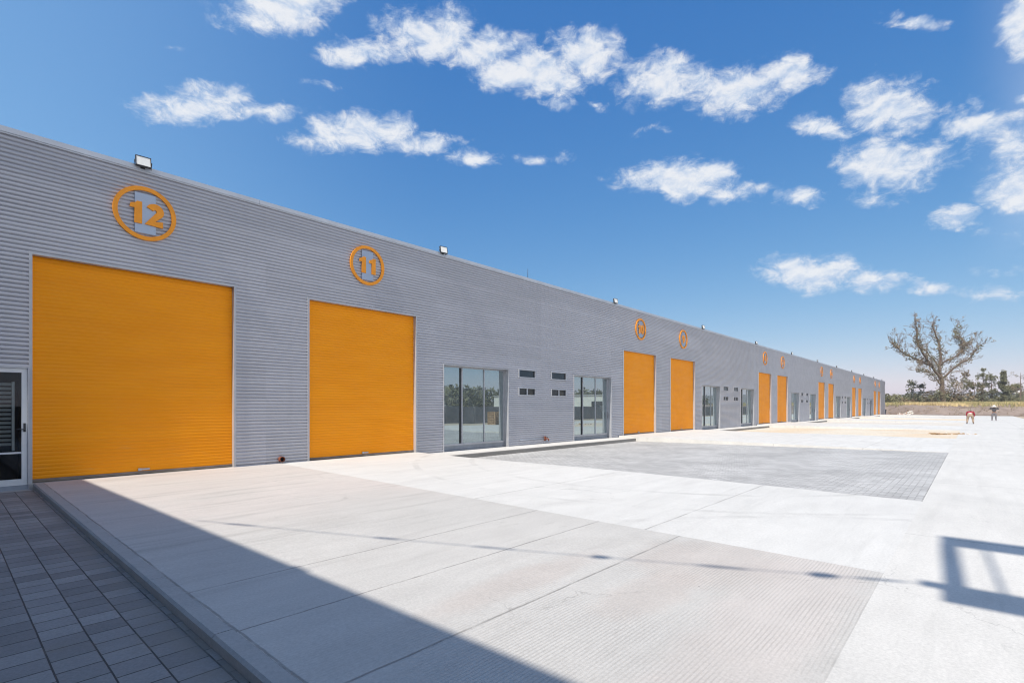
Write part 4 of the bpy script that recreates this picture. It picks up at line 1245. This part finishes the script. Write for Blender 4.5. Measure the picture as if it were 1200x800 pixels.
# ------------------------------------------------------------------ sun and sky with clouds
sd = Vector((-math.cos(EL)*math.cos(DEL), -math.cos(EL)*math.sin(DEL), math.sin(EL)))
sl = bpy.data.lights.new('sun', 'SUN'); sl.energy = 3.2; sl.angle = R(0.53); sl.color = (1.0, 0.93, 0.83)
so = bpy.data.objects.new('sun', sl); COL.objects.link(so); so.rotation_euler = sd.to_track_quat('Z', 'Y').to_euler()

W = bpy.data.worlds.new('World'); S.world = W; W.use_nodes = True
t = NT(W.node_tree); nt = W.node_tree; bg = nt.nodes['Background']
sky = t.n('ShaderNodeTexSky'); sky.sky_type = 'NISHITA'; sky.sun_disc = False
sky.sun_elevation = EL; sky.sun_rotation = R(-90)-DEL
sky.altitude = 1500; sky.air_density = 1.0; sky.dust_density = 0.6; sky.ozone_density = 2.2
dirv = t.n('ShaderNodeTexCoord').outputs['Generated']
def azel(px, py):
    d = (fwd + rgt*((px-600)/603.8) + Vector((0, 0, 1))*((476.6-py)/603.8)).normalized()
    return Vector((math.atan2(d.y, d.x), math.asin(d.z)))
# cloud banks: centre, half width, half height in the photo's degrees of sky, and thickness
CL = [(338, 12, 72, 34, 1.0), (300, 20, 40, 18, 0.7),
      (425, 64, 52, 15, 0.8), (500, 42, 62, 32, 1.0), (560, 62, 60, 26, 0.85), (612, 86, 66, 26, 0.95), (680, 72, 52, 34, 1.0), (640, 98, 60, 22, 0.85),
      (772, 98, 52, 30, 0.85), (850, 110, 74, 32, 1.0), (925, 90, 40, 26, 0.9), (650, 122, 26, 8, 0.5), (702, 124, 14, 7, 0.5), (770, 66, 14, 10, 0.35),
      (240, 128, 72, 22, 1.0), (280, 118, 30, 14, 0.8), (312, 134, 46, 13, 0.7),
      (418, 160, 74, 24, 1.0), (462, 150, 30, 15, 0.8), (500, 168, 46, 14, 0.75), (562, 184, 32, 10, 0.75),
      (638, 187, 30, 9, 0.5), (208, 63, 18, 4, 0.25), (382, 98, 18, 4, 0.3),
      (785, 214, 70, 22, 1.0), (832, 204, 30, 13, 0.9), (862, 222, 46, 15, 0.7), (932, 237, 32, 11, 0.75), (756, 152, 18, 5, 0.25),
      (952, 152, 34, 14, 0.8), (985, 158, 34, 12, 0.6), (1040, 130, 60, 34, 1.0),
      (1045, 198, 76, 36, 1.0), (1018, 238, 30, 10, 0.4),
      (1140, 155, 46, 26, 0.85), (1180, 178, 34, 20, 0.8), (1145, 120, 14, 10, 0.4),
      (1185, 230, 44, 30, 1.0), (1115, 256, 36, 17, 0.8), (1180, 276, 30, 7, 0.4), (1240, 220, 50, 40, 1.0),
      (948, 320, 72, 22, 1.0), (990, 310, 30, 13, 0.9), (1020, 328, 46, 15, 0.7), (1090, 340, 32, 10, 0.75),
      (1075, 28, 44, 9, 0.6), (1052, 20, 16, 8, 0.4), (1200, 40, 34, 44, 1.0), (1200, 122, 14, 7, 0.5), (1165, 344, 34, 9, 0.22), (1180, 320, 50, 6, 0.15)]
# a few banks outside the picture so the sky goes on
for az_, el_ in ((150, 28), (190, 38), (225, 22), (262, 34), (300, 18), (330, 40), (110, 45)):
    pass
gsep = t.sep(dirv)
az = t.math('ARCTAN2', gsep[1], gsep[0]); el = t.math('ARCSINE', gsep[2])
p0 = t.comb(az, el, 0)
nst = t.vmath('MULTIPLY', dirv, (1.0, 1.0, 1.7))
w1 = t.vmath('SUBTRACT', t.noise(nst, 9, 4, 0.6, out=1), (0.5, 0.5, 0.5))
p1 = t.vmath('ADD', p0, t.scale(w1, (0.075, 0.04, 0)))
field = None
for (cx, cy, rx, ry, wgt) in CL:
    c_ = azel(cx, cy)
    jx_ = (azel(cx+2, cy)-azel(cx-2, cy))/4; jy_ = (azel(cx, cy+2)-azel(cx, cy-2))/4
    det = jx_.x*jy_.y - jx_.y*jy_.x
    r1 = Vector((jy_.y, -jy_.x))/det/(rx*1.12); r2 = Vector((-jx_.y, jx_.x))/det/(ry*1.15)
    d_ = t.vmath('SUBTRACT', p1, (c_.x, c_.y, 0))
    u = t.vmath('DOT_PRODUCT', d_, (r1.x, r1.y, 0)); v = t.vmath('DOT_PRODUCT', d_, (r2.x, r2.y, 0))
    q = t.math('MULTIPLY_ADD', u, u, t.math('MULTIPLY', v, v))
    q = t.math('MULTIPLY_ADD', t.math('POWER', q, 0.7), -wgt, wgt)
    q = t.math('MULTIPLY_ADD', v, -0.16 if wgt > 0.7 else 0.0, q)
    field = q if field is None else t.math('MAXIMUM', field, q)
field = t.math('MAXIMUM', field, -1.0)
n1 = t.noise(nst, 30, 10, 0.66, 0.35)
n2 = t.noise(nst, 11, 5, 0.55)
puff = t.math('ADD', t.math('MULTIPLY', t.math('SUBTRACT', n1, 0.5), 1.9), t.math('MULTIPLY', t.math('SUBTRACT', n2, 0.5), 1.0))
dens = t.math('ADD', field, puff)
cov = t.ramp(dens, -0.02, 0.82)
# thickness sampled a little lower in the sky: the undersides come out greyer
nlow = t.noise(t.vmath('ADD', nst, (0, 0, 0.018)), 30, 10, 0.66, 0.35)
rel = t.math('SUBTRACT', n1, nlow)
shade = t.ramp(t.math('ADD', t.math('MULTIPLY', rel, 2.2), t.math('MULTIPLY', dens, 0.55)), -0.25, 0.95)
ccol = t.mix(shade, (3.3, 4.0, 5.1), (5.5, 5.55, 5.65))
cov = t.math('MULTIPLY', cov, 0.90)
# deepen the blue a little, per channel, as the dry thin air of the photograph shows it
rgb = t.n('ShaderNodeSeparateColor'); t.link(sky.outputs[0], rgb.inputs[0])
cc = t.n('ShaderNodeCombineColor')
for i_, (a_, g_) in enumerate(((0.419, 1.306), (0.974, 0.75), (2.26, 0.373))):
    t.link(t.math('MULTIPLY', t.math('POWER', t.math('MAXIMUM', rgb.outputs[i_], 0.0), g_), a_), cc.inputs[i_])
# unseen bright cloud added behind the camera to fill the facade with light
bank = t.ramp(t.math('ADD', t.noise(nst, 3.2, 7, 0.6), t.math('MULTIPLY', gsep[2], 0.10)), 0.36, 0.52)
bank = t.math('MULTIPLY', bank, t.math('MULTIPLY', t.ramp(gsep[1], 0.02, -0.30), t.math('MULTIPLY', t.ramp(gsep[2], 0.17, 0.26), t.ramp(gsep[2], 0.78, 0.60))))
pale = t.mix(t.ramp(az, R(48), R(92)), (0, 0, 0), (0.58, 0.78, 0.75))      # the sky pales towards the far side of the roof
pale = t.mix(1.0, cc.outputs[0], pale, 'ADD')
skyb = t.mix(bank, pale, (6.3, 6.5, 6.9))
t.link(t.mix(cov, skyb, ccol), bg.inputs['Color'])
bg.inputs['Strength'].default_value = 0.10
W.cycles.sampling_method = 'MANUAL'; W.cycles.sample_map_resolution = 1024

# ------------------------------------------------------------------ camera
cam = bpy.data.cameras.new('camera'); co = bpy.data.objects.new('camera', cam); COL.objects.link(co)
co.location = (0, 0, CAMZ); co.rotation_euler = (PI/2, 0, TH-PI/2)
cam.lens = 603.8/1200*36; cam.sensor_width = 36; cam.shift_y = 76.6/1200
cam.clip_start = 0.05; cam.clip_end = 6000
S.camera = co
S.view_settings.view_transform = 'Standard'; S.view_settings.look = 'None'
S.view_settings.exposure = 0.75; S.view_settings.gamma = 1.0
S.cycles.max_bounces = 8; S.cycles.diffuse_bounces = 4; S.cycles.glossy_bounces = 4; S.cycles.transparent_max_bounces = 8; S.cycles.volume_bounces = 0
S.cycles.use_denoising = True; S.cycles.denoiser = 'OPENIMAGEDENOISE'; S.cycles.denoising_input_passes = 'RGB_ALBEDO_NORMAL'; S.cycles.denoising_prefilter = 'ACCURATE'
S.cycles.pixel_filter_type = 'BLACKMAN_HARRIS'; S.cycles.filter_width = 1.1
